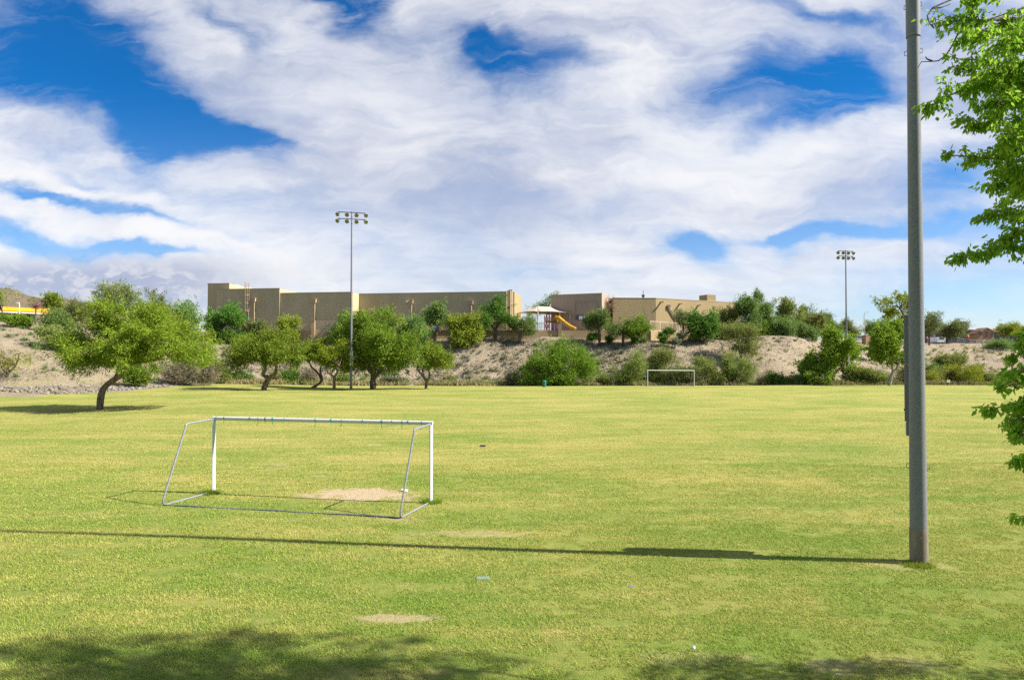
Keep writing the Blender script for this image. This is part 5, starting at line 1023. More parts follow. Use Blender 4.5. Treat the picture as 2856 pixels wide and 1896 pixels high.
tree('road_tree', 'wide spreading palo verde with a slanting bare trunk in front of the grey house', 'tree', (2796, 948), [(2772, 900, 2815, 930), (2800, 898, 2850, 932), (2780, 912, 2840, 938)], 'leaf_yellowgreen', 'bark_dark', [[(2800, 938), (2815, 930), (2830, 920)], [(2797, 938), (2792, 922)]], .18, 240, 30, .8, .42, .12, G5, 0, 14, Y=196)
tree('road_tree', 'yellow green bushy tree at the right frame edge behind the near branches', 'tree', (2852, 965), [(2826, 915, 2880, 960), (2845, 905, 2910, 955)], 'leaf_yellowgreen', 'bark_dark', [[(2852, 950), (2855, 935)]], .2, 260, 36, .8, .42, .17, G5, 0, 8, Y=188)
tree('road_tree', 'low wide grey green tree on the sandy rise beside the railing', 'tree', (2796, 985), [(2748, 948, 2800, 982), (2775, 945, 2825, 980), (2795, 955, 2835, 985)], 'leaf_bluegreen', 'bark_dark', [[(2798, 972), (2802, 962)]], .16, 300, 32, .8, .36, .11, G5, 0, 14, Y=176)
tree('palo_verde', 'bright yellow green spreading palo verde at the field edge right of the near pole', 'tree', (2658, 1076, 60), [(2590, 1022, 2680, 1060), (2640, 1018, 2735, 1062), (2610, 1040, 2740, 1075), (2570, 1035, 2640, 1072)], 'leaf_yellowgreen', 'bark_dark', [[(2660, 1062), (2672, 1048)], [(2656, 1062), (2640, 1045)]], .15, 420, 34, .7, .32, .09, None, 0, 22, 1, Y=116)
# left bank
tree('palo_verde', 'sparse low palo verde with crooked grey stems on the left bank', 'tree', (22, 1052), [(-45, 960, 45, 1020), (15, 955, 90, 1030), (-20, 990, 60, 1050), (50, 985, 105, 1040)], 'leaf_yellowgreen', 'bark_mesquite', [[(24, 1038), (34, 1030), (44, 1020)], [(20, 1040), (5, 1025)]], .12, 130, 26, .7, .22, .05, None, 0, 22, 2)
tree('hill_tree', 'dark green rounded tree behind the yellow fascia canopy', 'tree', (145, 890), [(115, 825, 165, 875), (130, 822, 175, 870), (120, 845, 178, 890)], 'leaf_mesquite_dark', 'bark_dark', [[(145, 880), (146, 862)]], .3, 300, 40, 1.0, .5, .2, None, 0, 8, Y=168)
tree('hill_tree', 'leafy tree at the left frame edge in front of the yellow fascia', 'tree', (10, 900), [(-60, 868, 14, 905), (-10, 876, 30, 910), (-40, 800, 4, 870)], 'leaf_mesquite_dark', 'bark_dark', [[(10, 885), (6, 868)]], .2, 240, 36, .7, .36, .14, None, 0, 8, Y=118)
# ---------------- shrubs large enough to stand out
def sh(label, b, E, leaf, nc, nl=32, cr=.6, L=.32, Wd=.10, **k): return shrub('shrub', label, 'shrub', b, E, leaf, nc, nl, cr, L, Wd, **k)
shrub('round_shrub', 'huge round bright green shrub at the field edge in the middle', 'shrub', (1562, 1080), [(1465, 965, 1620, 1060), (1515, 950, 1640, 1050), (1445, 1015, 1560, 1082), (1560, 985, 1675, 1078), (1500, 1020, 1640, 1082), (1475, 990, 1570, 1050)], 'leaf_mesquite_dark', 980, 44, .78, .36, .095, Y=110.8, stems=26, lump=.2, rp=.4)
sh('yellow green bushy shrub against the wall between two slim trees', (1292, 962), [(1245, 880, 1310, 935), (1270, 868, 1340, 930), (1248, 915, 1345, 972), (1270, 900, 1345, 960)], 'leaf_yellowgreen', 420, 42, .75, .40, .16, Y=128.3)
sh('grey green shrub behind the largest lawn tree, beside the block wall', (1150, 960), [(1110, 870, 1175, 930), (1125, 895, 1195, 965), (1105, 905, 1160, 960)], 'leaf_bluegreen', 420, 36, .8, .38, .13, Y=127)
sh('tall grey green shrub left of the largest lawn tree, below the fence', (965, 955), [(935, 890, 985, 940), (945, 870, 990, 930), (920, 915, 975, 960)], 'leaf_bluegreen', 280, 36, .75, .38, .13, Y=130)
sh('olive wispy shrub right of the huge round shrub, left mound of two', (1765, 1078), [(1705, 1000, 1790, 1060), (1735, 985, 1815, 1060), (1700, 1030, 1800, 1078)], 'leaf_creosote', 560, 34, .75, .34, .075, Y=114, stems=30, droop=-.3)
sh('olive wispy shrub behind the left post of the far goal, right mound of two', (1850, 1072), [(1800, 985, 1870, 1050), (1825, 972, 1885, 1040), (1800, 1020, 1890, 1076)], 'leaf_creosote', 560, 34, .75, .34, .075, Y=116, stems=26, droop=-.3)
sh('pale olive shrub seen through the far goal mouth', (1920, 1078), [(1870, 1015, 1935, 1070), (1900, 1005, 1965, 1072), (1885, 1040, 1960, 1080)], 'leaf_paloverde', 420, 34, .65, .32, .075, Y=113.8, stems=22, droop=-.3)
sh('grey olive shrub on the slope above the far goal', (1960, 1030), [(1905, 1000, 1965, 1040), (1935, 1000, 1990, 1045)], 'leaf_creosote', 260, 32, .65, .34, .08, Y=119, droop=-.2)
sh('yellowish green shrub with radiating stems right of the far goal', (2055, 1078), [(2000, 1005, 2070, 1065), (2040, 995, 2105, 1065), (1995, 1035, 2095, 1078), (2015, 985, 2060, 1030)], 'leaf_creosote', 560, 34, .72, .34, .075, Y=114, stems=34, droop=-.35)
sh('olive shrub close behind the right post of the far goal', (1985, 1078), [(1955, 1020, 2005, 1070), (1960, 1035, 2015, 1080)], 'leaf_creosote', 300, 32, .65, .32, .085, Y=113.6, droop=-.2)
sh('dark green shrub with a grey dead side at the foot of the bare sandy slope', (2155, 1077), [(2135, 1042, 2185, 1070), (2150, 1048, 2195, 1078)], 'leaf_deep', 190, 34, .55, .30, .12, Y=113.5)
sh('grey leafless shrub left of a dark green one at the foot of the sandy slope', (2130, 1077), [(2110, 1052, 2150, 1078)], 'twig_dry', 100, 30, .5, .3, .05, Y=113.5)
sh('low olive shrub between the sandy slope and the large leafy tree', (2215, 1077), [(2192, 1050, 2240, 1078)], 'leaf_creosote', 150, 30, .5, .3, .08, Y=113.6)
sh('bushy dry olive undershrub between the two leafy trees', (2440, 1076), [(2400, 1030, 2460, 1074), (2425, 1040, 2478, 1078)], 'leaf_creosote', 330, 30, .6, .3, .09, Y=114)
sh('tangle of dry olive brush right of the pale trunk', (2515, 1076), [(2490, 1030, 2545, 1075)], 'weed_dry', 230, 30, .6, .34, .06, Y=114.5)
sh('teal green shrub at the right end of the hilltop, in front of the yellowish tree', (2250, 950), [(2222, 908, 2262, 945), (2240, 915, 2278, 950)], 'leaf_bluegreen', 240, 34, .65, .38, .12, Y=141)
sh('bushy blue green shrub at the crest of the bare sandy slope', (2175, 942), [(2140, 890, 2195, 935), (2160, 885, 2215, 940)], 'leaf_bluegreen', 340, 36, .7, .38, .13, Y=137.5)
sh('green bush right of the leaning trunk with an orange tinted foot', (385, 1075), [(335, 1020, 410, 1065), (360, 1010, 435, 1072)], 'leaf_mesquite_dark', 360, 36, .6, .26, .10, Y=86.5)
sh('tangle of bare brown brush under the right half of the leaning mesquite', (500, 1078), [(430, 1010, 520, 1070), (480, 1000, 570, 1075), (540, 1020, 600, 1075)], 'twig_dry', 620, 30, .75, .42, .035, Y=92, stems=40, stem='twig_dry')
sh('pale olive shrub right of the bare brush under the mesquite', (590, 1070), [(560, 1000, 625, 1068), (590, 1025, 640, 1072)], 'leaf_creosote', 330, 32, .65, .32, .07, Y=98)
sh('grey green bushy shrub left of the mesquite crown, upper of two on the bank', (180, 940), [(120, 870, 200, 930), (160, 880, 230, 945), (105, 900, 170, 945)], 'leaf_bluegreen', 430, 34, .8, .36, .10, Y=106)
sh('yellowish bushy shrub left of the mesquite crown, lower of two on the bank', (150, 985), [(100, 915, 170, 965), (130, 930, 215, 985)], 'leaf_creosote', 380, 34, .7, .32, .09, Y=97)
sh('pale green shrub at the top of the bank right of the hilltop building', (185, 895), [(150, 855, 215, 895), (175, 845, 245, 900)], 'leaf_paloverde', 340, 34, .85, .42, .12, Y=140)
sh('dark green shrub at the top of the bank below the yellow fascia', (55, 905), [(30, 890, 70, 908), (40, 893, 80, 914)], 'leaf_mesquite_dark', 240, 34, .6, .34, .14, Y=106)
sh('grey green shrub below the dense tree at the left end of the gym', (700, 935), [(675, 900, 720, 935), (695, 895, 740, 930)], 'leaf_paloverde', 240, 34, .7, .38, .11, Y=131)
sh('yellow tinted bushy shrub in front of the tan picket fence', (802, 942), [(775, 890, 815, 925), (795, 885, 835, 925), (780, 910, 840, 945)], 'leaf_yellowgreen', 300, 34, .7, .36, .12, Y=130)
sh('dark green shrub under the trees beside the block wall left end', (640, 950), [(612, 925, 660, 952), (640, 930, 690, 955)], 'leaf_deep', 200, 36, .6, .34, .15, Y=129)
sh('grey dark shrub on the slope behind the zigzag trunk', (810, 1070), [(785, 1035, 830, 1070)], 'leaf_deep', 170, 34, .6, .32, .10, Y=107)
sh('thorny brown dry shrub behind the curved trunk', (860, 1072), [(835, 1030, 885, 1072)], 'twig_dry', 180, 30, .6, .38, .05, Y=108)
sh('brownish olive shrub above the yellow green palo verde on the right', (2640, 1020), [(2605, 995, 2665, 1020), (2640, 990, 2710, 1018)], 'leaf_creosote', 380, 30, .7, .34, .10, Y=127)
sh('grey green shrub at the field edge right of the yellow green palo verde', (2770, 1074), [(2720, 1035, 2790, 1070), (2760, 1045, 2830, 1074), (2700, 1020, 2750, 1050)], 'leaf_creosote', 480, 32, .65, .32, .10, Y=117)
sh('olive shrub at the right frame edge behind the near branches', (2850, 1074), [(2810, 1040, 2900, 1074)], 'leaf_creosote', 330, 32, .65, .32, .10, Y=117)
for px, py, w, lab in ((1851, 952, 20, 'small round clipped shrub beside the sunlit wall, leftmost of four'), (1847, 944, 24, 'arching green shrub hiding a boulder at the foot of the sunlit wall'), (1858, 943, 16, 'small round green shrub in front of the sunlit wall, right of the boulder'), (1868, 932, 26, 'rounded green shrub close under the pale framed fence'), (1896, 948, 34, 'silvery leafed shrub right of the small round shrubs'), (1882, 956, 22, 'small sage shrub on the sand in front of the silvery shrub')):
    sh(lab, (px, py + 4), [(px - w / 2, py - w * .7, px + w / 2, py + 3)], 'leaf_sage' if 's' in lab[:3] and ('silvery' in lab or 'sage' in lab) else 'leaf_deep', 60 if w < 30 else 110, 34, .38, .24, .11, Y=130.0 if py < 950 else 127.5, stems=3)
for px, py, w, lab in ((1655, 950, 34, 'dark shaded shrub at the foot of the wall below the feathery tree'), (1698, 952, 24, 'small dark green shrub between the two wall trunks'), (1768, 953, 22, 'small dark shrub right of the single dark trunk'), (1795, 955, 12, 'tiny round shrub near the wall corner foot')):
    sh(lab, (px, py + 3), [(px - w / 2, py - w * .6, px + w / 2, py + 3)], 'leaf_deep', 70, 34, .4, .26, .12, Y=129.3, stems=3)
for (px, py, bx, lf, lab, Yq, nc_) in (
 (1990, 948, [(1965, 905, 2010, 945), (1985, 910, 2030, 950)], 'leaf_creosote', 'olive shrub filling the gap right of the dark glossy tree', 134.5, 220),
 (2045, 948, [(2010, 915, 2060, 950), (2035, 905, 2085, 948)], 'leaf_bluegreen', 'grey green shrub at the foot of the tall pair of trees', 134.8, 240),
 (2110, 944, [(2085, 905, 2130, 940), (2105, 900, 2155, 945)], 'leaf_mesquite_dark', 'bright green shrub below the tallest hilltop tree', 137, 240),
 (2200, 940, [(2170, 895, 2225, 935), (2195, 890, 2245, 940)], 'leaf_bluegreen', 'blue green shrub under the olive tree with a dark heart', 144, 240),
 (2235, 938, [(2215, 870, 2255, 915), (2225, 890, 2270, 935)], 'leaf_creosote', 'olive shrub below the slender pointed tree', 152, 220),
 (2300, 945, [(2275, 905, 2312, 942), (2290, 910, 2330, 948)], 'leaf_paloverde', 'pale shrub at the outer end of the hilltop row', 150, 180),
 (2245, 1076, [(2210, 1040, 2265, 1076)], 'leaf_deep', 'dark shrub under the left lobe of the large leafy tree', 114, 160),
 (2380, 1076, [(2350, 1030, 2420, 1076)], 'leaf_creosote', 'olive undershrub right of the far light pole foot', 115, 220),
 (2545, 1076, [(2520, 1040, 2580, 1076), (2560, 1045, 2610, 1078)], 'leaf_creosote', 'olive shrub partly hidden behind the thick near pole', 116, 220),
 (2600, 1050, [(2570, 1020, 2640, 1055)], 'leaf_bluegreen', 'grey shrub just right of the thick near pole', 122, 170),
 (660, 1072, [(630, 1038, 690, 1072), (660, 1045, 715, 1074)], 'leaf_bluegreen', 'grey green shrub left of the zigzag trunk', 103, 200),
 (770, 1072, [(750, 1048, 790, 1073)], 'leaf_creosote', 'low olive shrub right of the zigzag trunk', 105, 120),
 (960, 1075, [(935, 1045, 985, 1074)], 'leaf_creosote', 'low olive shrub behind the light pole foot', 111, 140),
 (1095, 1076, [(1065, 1050, 1125, 1076)], 'leaf_sage', 'pale bushy shrub right of the largest dark trunk', 113, 150),
 (1425, 1078, [(1395, 1040, 1450, 1076)], 'twig_dry', 'dry grey brush left of the huge round shrub', 113.5, 160),
 (1690, 1078, [(1670, 1045, 1712, 1078)], 'leaf_creosote', 'low olive shrub between the huge round shrub and the left mound', 113.5, 140)):
    sh(lab, (px, py), bx, lf, nc_, Y=Yq)
# low leafy plants in the shade below the wall: one kind, copied
def variants(leaf, n, size, nl, L, Wd, seed, flat=.7):
    outm = []
    for k in range(n):
        q = np.random.default_rng(seed + k); v, f, cc = crown(q, [(0, 0, size * .42, size * .62, size * .55, size * .5), (size * q.uniform(-.4, .4), size * .2, size * .3, size * .4, size * .4, size * .36)], 26, nl, size * .22, L, Wd, -.25, .45, .3, .8)
        z = v.reshape(-1, 4, 3); ok = z[:, :, 2].min(1) > 0; v = z[ok].reshape(-1, 3); me = mesh_np('desert_shrub', v, np.arange(len(v)).reshape(-1, 4)); me.materials.append(M[leaf]); outm.append(me)
    return outm
def scatter(name, label, group, meshes, pts, s0, s1, seed, cat='shrub'):
    q = np.random.default_rng(seed)
    for (x, y) in pts:
        o = bpy.data.objects.new(name, meshes[int(q.integers(len(meshes)))]); COL.objects.link(o); o.location = (x, y, float(H(x, y)) - .04); s = q.uniform(s0, s1); o.scale = (s * q.uniform(.85, 1.2), s, s * q.uniform(.7, 1.0)); o.rotation_euler.z = q.uniform(0, 6.28); tag(o, label, cat, group)
sageV = variants('leaf_sage', 4, 1.0, 11, .20, .085, 500); oliveV = variants('leaf_creosote', 4, 1.0, 11, .22, .075, 520); greenV = variants('leaf_bluegreen', 3, 1.0, 11, .20, .10, 540); deadV = variants('twig_dry', 3, 1.0, 11, .30, .035, 560)
def rnd_pts(n, x0, x1, y0, y1, seed, mind=9):
    q = np.random.default_rng(seed); outp = []; used = []
    for _ in range(n * 30):
        if len(outp) >= n: break
        px, py = q.uniform(x0, x1), q.uniform(y0, y1)
        if any((px - a) ** 2 + ((py - b) * 1.6) ** 2 < mind ** 2 for a, b in used): continue
        used.append((px, py)); h = hit(px, py, 60); outp.append((h.x, h.y))
    return outp
SG = 'pale shrubs on the slope below the school wall'
scatter('desert_shrub', 'small pale sage shrub on the stony slope below the school wall', SG, sageV, rnd_pts(62, 1215, 1830, 958, 1062, 1, 15), .6, 1.35, 1)
scatter('desert_shrub', 'small dry brown shrub on the stony slope below the school wall', 'dry shrubs on the slope below the school wall', deadV, rnd_pts(28, 1215, 1830, 962, 1066, 2, 16), .5, 1.1, 2)
scatter('desert_shrub', 'low dark leafy shrub in the shade just under the block wall', 'leafy shrubs under the block wall', greenV, rnd_pts(12, 1190, 1480, 944, 958, 3, 11), .6, 1.0, 3)
scatter('desert_shrub', 'small olive shrub on the bare sandy slope right of the school', 'shrubs on the bare sandy slope', oliveV, rnd_pts(18, 1890, 2270, 965, 1062, 4, 24), .35, .8, 4)
scatter('desert_shrub', 'small sage shrub along the crest of the bare sandy slope', 'shrubs on the sandy crest', sageV, rnd_pts(12, 1900, 2300, 945, 956, 5, 14), .6, 1.1, 5)
left_pts = [(60, 917), (26, 941), (44, 936), (72, 951), (84, 966), (95, 969), (85, 936), (40, 913), (10, 922), (100, 975), (125, 1030), (150, 1035), (45, 1052)]
scatter('desert_shrub', 'small green shrub on the sandy bank below the hilltop building', 'green shrubs on the left sandy bank', greenV, [tuple(hit(a, b, 60))[:2] for a, b in left_pts], .6, 1.05, 6)
scatter('desert_shrub', 'small dry twiggy shrub on the left sandy bank', 'dry shrubs on the left sandy bank', deadV, rnd_pts(10, 0, 330, 950, 1075, 7, 22), .4, .9, 7)
scatter('desert_shrub', 'small olive shrub dotted over the sandy rise beyond the near pole', 'shrubs on the right sandy rise', oliveV, rnd_pts(46, 2545, 2870, 962, 1056, 8, 15), .75, 1.5, 8)
scatter('desert_shrub', 'small sage shrub in the brush behind the lawn trees', 'sage shrubs behind the lawn trees', sageV, rnd_pts(24, 620, 1215, 1030, 1066, 9, 16), .6, 1.2, 9)
scatter('desert_shrub', 'low olive shrub in the brush along the far field edge', 'olive shrubs along the far field edge', oliveV, [(float(u * y), float(y)) for u, y in [(a, float(edgeY(a)) + b) for a, b in zip(np.random.default_rng(10).uniform(-.47, .66, 68), np.random.default_rng(11).uniform(1.0, 5.5, 68))]], .6, 1.7, 10)
# dots of brush on the far hill
q = np.random.default_rng(31); sel = q.choice(len(HILLV) * 3 // 4, 900); c = HILLV[sel]; c = np.repeat(c, 14, 0) + q.normal(size=(900 * 14, 3)) * np.array([1.3, 1.3, .6]) + np.array([0, 0, .5])
v, f = leaves(q, c, unit(q, len(c)), 1.3, .55); tag(link_mesh('hill_brush', mesh_np('hill_brush', v, f), M['leaf_creosote']), 'low brush scattered over the far hill', 'brush', None, 'stuff')
# dry weeds along the far field edge
q = np.random.default_rng(41); n = 26000; u = q.uniform(-.42, .95, n); dy = np.abs(q.normal(0, 1.5, n)) + q.uniform(-.1, .3, n); y = edgeY(u) + .6 * np.sin(u * 37) + .4 * np.sin(u * 91) + dy; x = u * y
dens = vnoise(x, y, 3.0, 21) * .7 + vnoise(x, y, .9, 22) * .5; ok = dens > .42; x, y = x[ok], y[ok]; n = len(x); hgt = q.uniform(.25, .75, n) * (.5 + vnoise(x, y, 2.2, 23)); base = np.stack([x, y, H(x, y)], -1)
a = norm(np.stack([q.normal(0, .35, n), q.normal(0, .35, n), np.ones(n)], -1)) * hgt[:, None]; s = norm(np.cross(a, q.normal(size=(n, 3)))) * q.uniform(.03, .07, n)[:, None]
v = np.stack([base - s, base + s, base + a + s * .3, base + a - s * .3], 1).reshape(-1, 3); tag(link_mesh('dry_weeds', mesh_np('dry_weeds', v, np.arange(4 * n).reshape(n, 4)), M['weed_dry']), 'dry weeds along the far edge of the lawn', 'weeds', None, 'stuff')
# low dry ground cover that roughens the slopes
q = np.random.default_rng(43); n = 6200; u = np.concatenate([q.uniform(-.45, .24, 4200), q.uniform(.24, .95, 1700), q.uniform(-.80, -.45, 300)]); fr = q.uniform(.02, 1, n); e = edgeY(u) + 2; cY_ = prof(u)[0][:, 4]; y = e + (cY_ - e) * fr; x = u * y
ok = vnoise(x, y, 4.5, 25) + .35 * vnoise(x, y, 1.4, 26) > .50; x, y = x[ok], y[ok]; n = len(x); k = 16; sz = q.uniform(.12, .42, n); cx_ = np.repeat(np.stack([x, y, H(x, y)], -1), k, 0); szr = np.repeat(sz, k)[:, None]
c = cx_ + q.normal(size=(n * k, 3)) * szr * np.array([.62, .62, .3]) + np.array([0, 0, 1.]) * szr * .4; v, f = leaves(q, c, norm(c - cx_), .26, .075, -.2); tag(link_mesh('ground_cover', mesh_np('ground_cover', v, f), M['ground_cover']), 'low dry grey growth covering the slopes', 'ground cover', None, 'stuff')
# thick mixed undergrowth between lawn and bank
q = np.random.default_rng(47); n = 520; u = q.uniform(-.46, .78, n); y = edgeY(u) + np.abs(q.normal(0, 2.6, n)) + .8; x = u * y; ok = vnoise(x, y, 5.0, 27) > .36; x, y = x[ok], y[ok]; n = len(x); k = 70; sz = q.uniform(.3, .85, n); cc0 = np.stack([x, y, H(x, y)], -1); cx_ = np.repeat(cc0, k, 0); szr = np.repeat(sz, k)[:, None]
o_ = q.normal(size=(n * k, 3)) * np.array([.55, .55, .36]); o_[:, 2] = np.abs(o_[:, 2]) + .1; c = cx_ + o_ * szr; v, f = leaves(q, c, norm(c - cx_), .28, .075, -.3); tag(link_mesh('undergrowth', mesh_np('undergrowth', v, f), M['leaf_creosote']), 'mixed undergrowth between the lawn and the bank', 'undergrowth', None, 'stuff')
# broken rock at the foot of the slopes
bm = bmesh.new(); bmesh.ops.create_icosphere(bm, subdivisions=1, radius=1); IV = np.array([v.co for v in bm.verts]); IF = np.array([[v.index for v in f_.verts] for f_ in bm.faces]); bm.free()
def rocks(n, u0, u1, d0, d1, s0, s1, seed, thr=.4):
    q = np.random.default_rng(seed); u = q.uniform(u0, u1, n); y = edgeY(u) + q.uniform(d0, d1, n); x = u * y; ok = vnoise(x, y, 3.5, seed) > thr; x, y = x[ok], y[ok]; n = len(x)
    s = s0 * (s1 / s0) ** q.uniform(0, 1, n) ** 2.2; sc = s[:, None, None] * q.uniform(.55, 1.3, (n, 1, 3)) * q.uniform(.75, 1.2, (n, len(IV), 1)); ang = q.uniform(0, 6.28, n); V_ = IV[None] * sc; ca, sa = np.cos(ang)[:, None], np.sin(ang)[:, None]
    V_ = np.stack([V_[:, :, 0] * ca - V_[:, :, 1] * sa, V_[:, :, 0] * sa + V_[:, :, 1] * ca, V_[:, :, 2] * .55], -1) + np.stack([x, y, H(x, y) + s * .15], -1)[:, None]; return V_.reshape(-1, 3), (IF[None] + (np.arange(n) * len(IV))[:, None, None]).reshape(-1, 3)
parts = [rocks(3000, -.85, -.50, .1, 3.9, .04, .30, 61, .47), rocks(5200, -.45, .24, 1.5, 15, .05, .34, 62, .40), rocks(1500, .22, .75, 2, 26, .05, .22, 63, .48)]
vv, ff, o_ = [], [], 0
for a, b in parts: vv.append(a); ff.append(b + o_); o_ += len(a)
tag(link_mesh('rubble', mesh_np('rubble', np.concatenate(vv), np.concatenate(ff)), M['rock']), 'broken grey rock at the foot of the slopes', 'rubble', None, 'stuff')

# ------------------------------------------------------------------ near broadleaf tree at the right edge
def near_tree():
    q = np.random.default_rng(77); base = Vector((9.4, 7.1, 0)); root = thing('broadleaf_tree', 'broadleaf tree with drooping pointed leaves reaching in from the right edge', 'tree', base)
    mb = MB(); tk = [base - Vector((0, 0, .2)), base + Vector((.05, 0, 1.2)), base + Vector((-.1, .1, 2.6)), base + Vector((-.05, .1, 4.2)), base + Vector((-.3, .25, 6.5)), base + Vector((-.4, .3, 9.0)), base + Vector((-.3, .3, 11.0))]
    mb.tube(tk, [.34, .25, .22, .19, .14, .09, .04], 12)
    BR = [  # root px,py (may lie outside the frame) -> tip ; depth at root, tip ; spray size ; droop
        ((3050, 60), (2632, 62), 7.8, 7.6, .34, 34), ((3050, -60), (2700, 10), 7.8, 7.5, .33, 26), ((3050, 190), (2668, 118), 7.7, 7.3, .33, 34), ((3000, 260), (2668, 165), 7.6, 7.4, .30, 26), ((3050, 300), (2660, 190), 8.0, 7.9, .26, 22),
        ((3050, 330), (2590, 300), 7.7, 7.2, .34, 42), ((3050, 400), (2700, 345), 7.6, 7.5, .36, 40), ((3000, 460), (2640, 432), 7.6, 7.4, .24, 30), ((3050, 450), (2760, 430), 7.9, 7.9, .34, 32), ((3050, 560), (2755, 520), 7.6, 7.5, .23, 22), ((3050, 600), (2800, 480), 7.8, 7.8, .34, 24), ((3050, 640), (2748, 605), 7.8, 7.7, .24, 22), ((3050, 690), (2672, 722), 7.7, 7.3, .20, 30), ((3050, 620), (2790, 672), 7.7, 7.6, .20, 16),
        ((3080, 930), (2822, 965), 7.3, 7.0, .17, 16), ((3080, 1010), (2845, 985), 7.2, 6.9, .16, 9), ((3080, 1040), (2806, 1040), 7.2, 6.9, .15, 14), ((3080, 1110), (2762, 1142), 7.2, 6.8, .17, 20), ((3080, 1150), (2812, 1180), 7.2, 6.9, .20, 20), ((3080, 1190), (2838, 1225), 7.2, 6.9, .16, 9), ((3080, 1260), (2836, 1280), 7.1, 6.8, .13, 8), ((3080, 1430), (2846, 1440), 7.0, 6.8, .13, 8), ((3080, 1080), (2785, 1085), 7.1, 6.9, .18, 12), ((3080, 1130), (2810, 1150), 7.3, 7.1, .20, 13), ((3080, 980), (2815, 1000), 7.4, 7.1, .18, 16), ((3080, 1200), (2825, 1205), 7.3, 7.0, .18, 14), ((3080, 1280), (2840, 1300), 7.2, 6.9, .14, 9), ((3080, 900), (2840, 940), 7.3, 7.0, .16, 12),
        ((3050, 120), (2740, 240), 8.6, 8.4, .42, 52), ((3050, 220), (2770, 330), 8.8, 8.6, .42, 48), ((3050, 480), (2800, 560), 8.6, 8.4, .36, 30), ((3080, 60), (2800, 130), 7.0, 6.8, .38, 34), ((3080, 150), (2760, 215), 7.4, 7.2, .34, 34), ((3080, 260), (2770, 290), 7.3, 7.1, .34, 36), ((3080, 340), (2790, 395), 7.2, 7.0, .34, 36), ((3080, 420), (2815, 480), 7.4, 7.2, .34, 30), ((3080, 560), (2830, 600), 7.4, 7.2, .28, 18)]
    tips = []; LV, LF, off = [], [], 0; C, Dn, Sz = [], [], []
    def add_branch(a, b, spray, n):
        nonlocal C, Dn
        tr = min(tk[2:], key=lambda p: abs(p.z - (a.z - 1.0))); p, rd = limb(tr, a, .045, .026, q, 8, .10, .10); mb.tube(p, rd, 6, False)
        for k in range(9):
            pt_ = p[int(q.integers(2, 8))]; d = Vector(q.normal(size=3)); d.y -= .5; d = d.normalized() * q.uniform(.35, .9); p2, r2 = limb(pt_, pt_ + d, .012, .003, q, 4, .12, .08); mb.tube(p2, r2, 3, False)
            for j in range(34):
                f = q.uniform(.2, 1); ii = min(int(f * 4), 3); c = p2[ii].lerp(p2[ii + 1], f * 4 - ii)
                if CX + c.x / c.y * FPX > 2900: C.append(c + Vector(q.normal(size=3)) * .07); Dn.append(d.normalized())
        p, rd = limb(a, b, .028, .006, q, 8, .06, .04); mb.tube(p, rd, 5, False)
        for k in range(n):
            s = q.uniform(.05, 1) ** .8; i = min(int(s * 8), 7); pt_ = p[i].lerp(p[i + 1], s * 8 - i); w = spray * (1.25 - .75 * s)
            d = Vector(q.normal(size=3)); d.y *= .9; d.z = d.z * .55 + .05; d = d.normalized() * w * q.uniform(.35, 1.25) + (b - a).normalized() * w * .5
            e = pt_ + d + Vector((0, 0, -.10 * w)); p2, r2 = limb(pt_, e, .006, .002, q, 4, .12, .08); mb.tube(p2, r2, 3, False)
            m_ = int(q.integers(22, 38))
            for j in range(m_):
                f = (j + .5) / m_; ii = min(int(f * 4), 3); c = p2[ii].lerp(p2[ii + 1], f * 4 - ii); C.append(c + Vector(q.normal(size=3)) * .025); Dn.append(d.normalized())
    for (r_, t_, y0, y1, sp_, n) in BR: add_branch(P(r_[0], r_[1], y0), P(t_[0], t_[1], y1), sp_, n)
    # crown above and outside the frame, carrying the shade on the lawn
    for k in range(330):
        d = Vector(q.normal(size=3)).normalized() * q.uniform(.1, 1.12) ** .5
        ctr, rr = ((Vector((8.0, 8.45, 10.5)), Vector((3.3, 1.15, 1.4))), (Vector((11.0, 6.9, 8.4)), Vector((2.4, 1.6, 2.4))), (Vector((10.2, 8.75, 5.3)), Vector((2.6, .35, .9))), (Vector((6.4, 8.6, 10.6)), Vector((2.8, .85, 1.2))), (Vector((8.9, 6.0, 5.9)), Vector((3.5, 1.5, 3.7))))[(0, 4, 3, 0, 2, 1, 0, 4, 1, 3, 4, 1)[k % 12]]
        c = ctr + Vector((d.x * rr.x, d.y * rr.y, d.z * rr.z)); pp = c - Vector((0, 0, CAMZ)); pxp = CX + pp.x / pp.y * FPX; pyp = CY - (math.tan(math.atan2(pp.z, pp.y) - PITCH)) * FPX
        if pxp < 2856 + 70 and pyp > -70: continue
        if c.z > 9.0 and c.y > 7.2 and (float(vnoise(c.x + c.z * 1.14, c.y * 2.2, .85, 63)) < .40 or q.random() < .04): continue
        a = c + (tk[5] - c) * .3; 
        p, rd = limb(min(tk[3:], key=lambda t_: (t_ - c).length), c, .035, .008, q, 4, .08, .05); mb.tube(p, rd, 4, False)
        sv = Vector((q.normal(), q.normal() * .30, q.normal() * .3)).normalized() * q.uniform(.3, .75)
        for j in range(210): C.append(c + sv * q.uniform(-1, 1) + Vector((q.normal() * .11, q.normal() * .085, q.normal() * .08))); Dn.append(d)
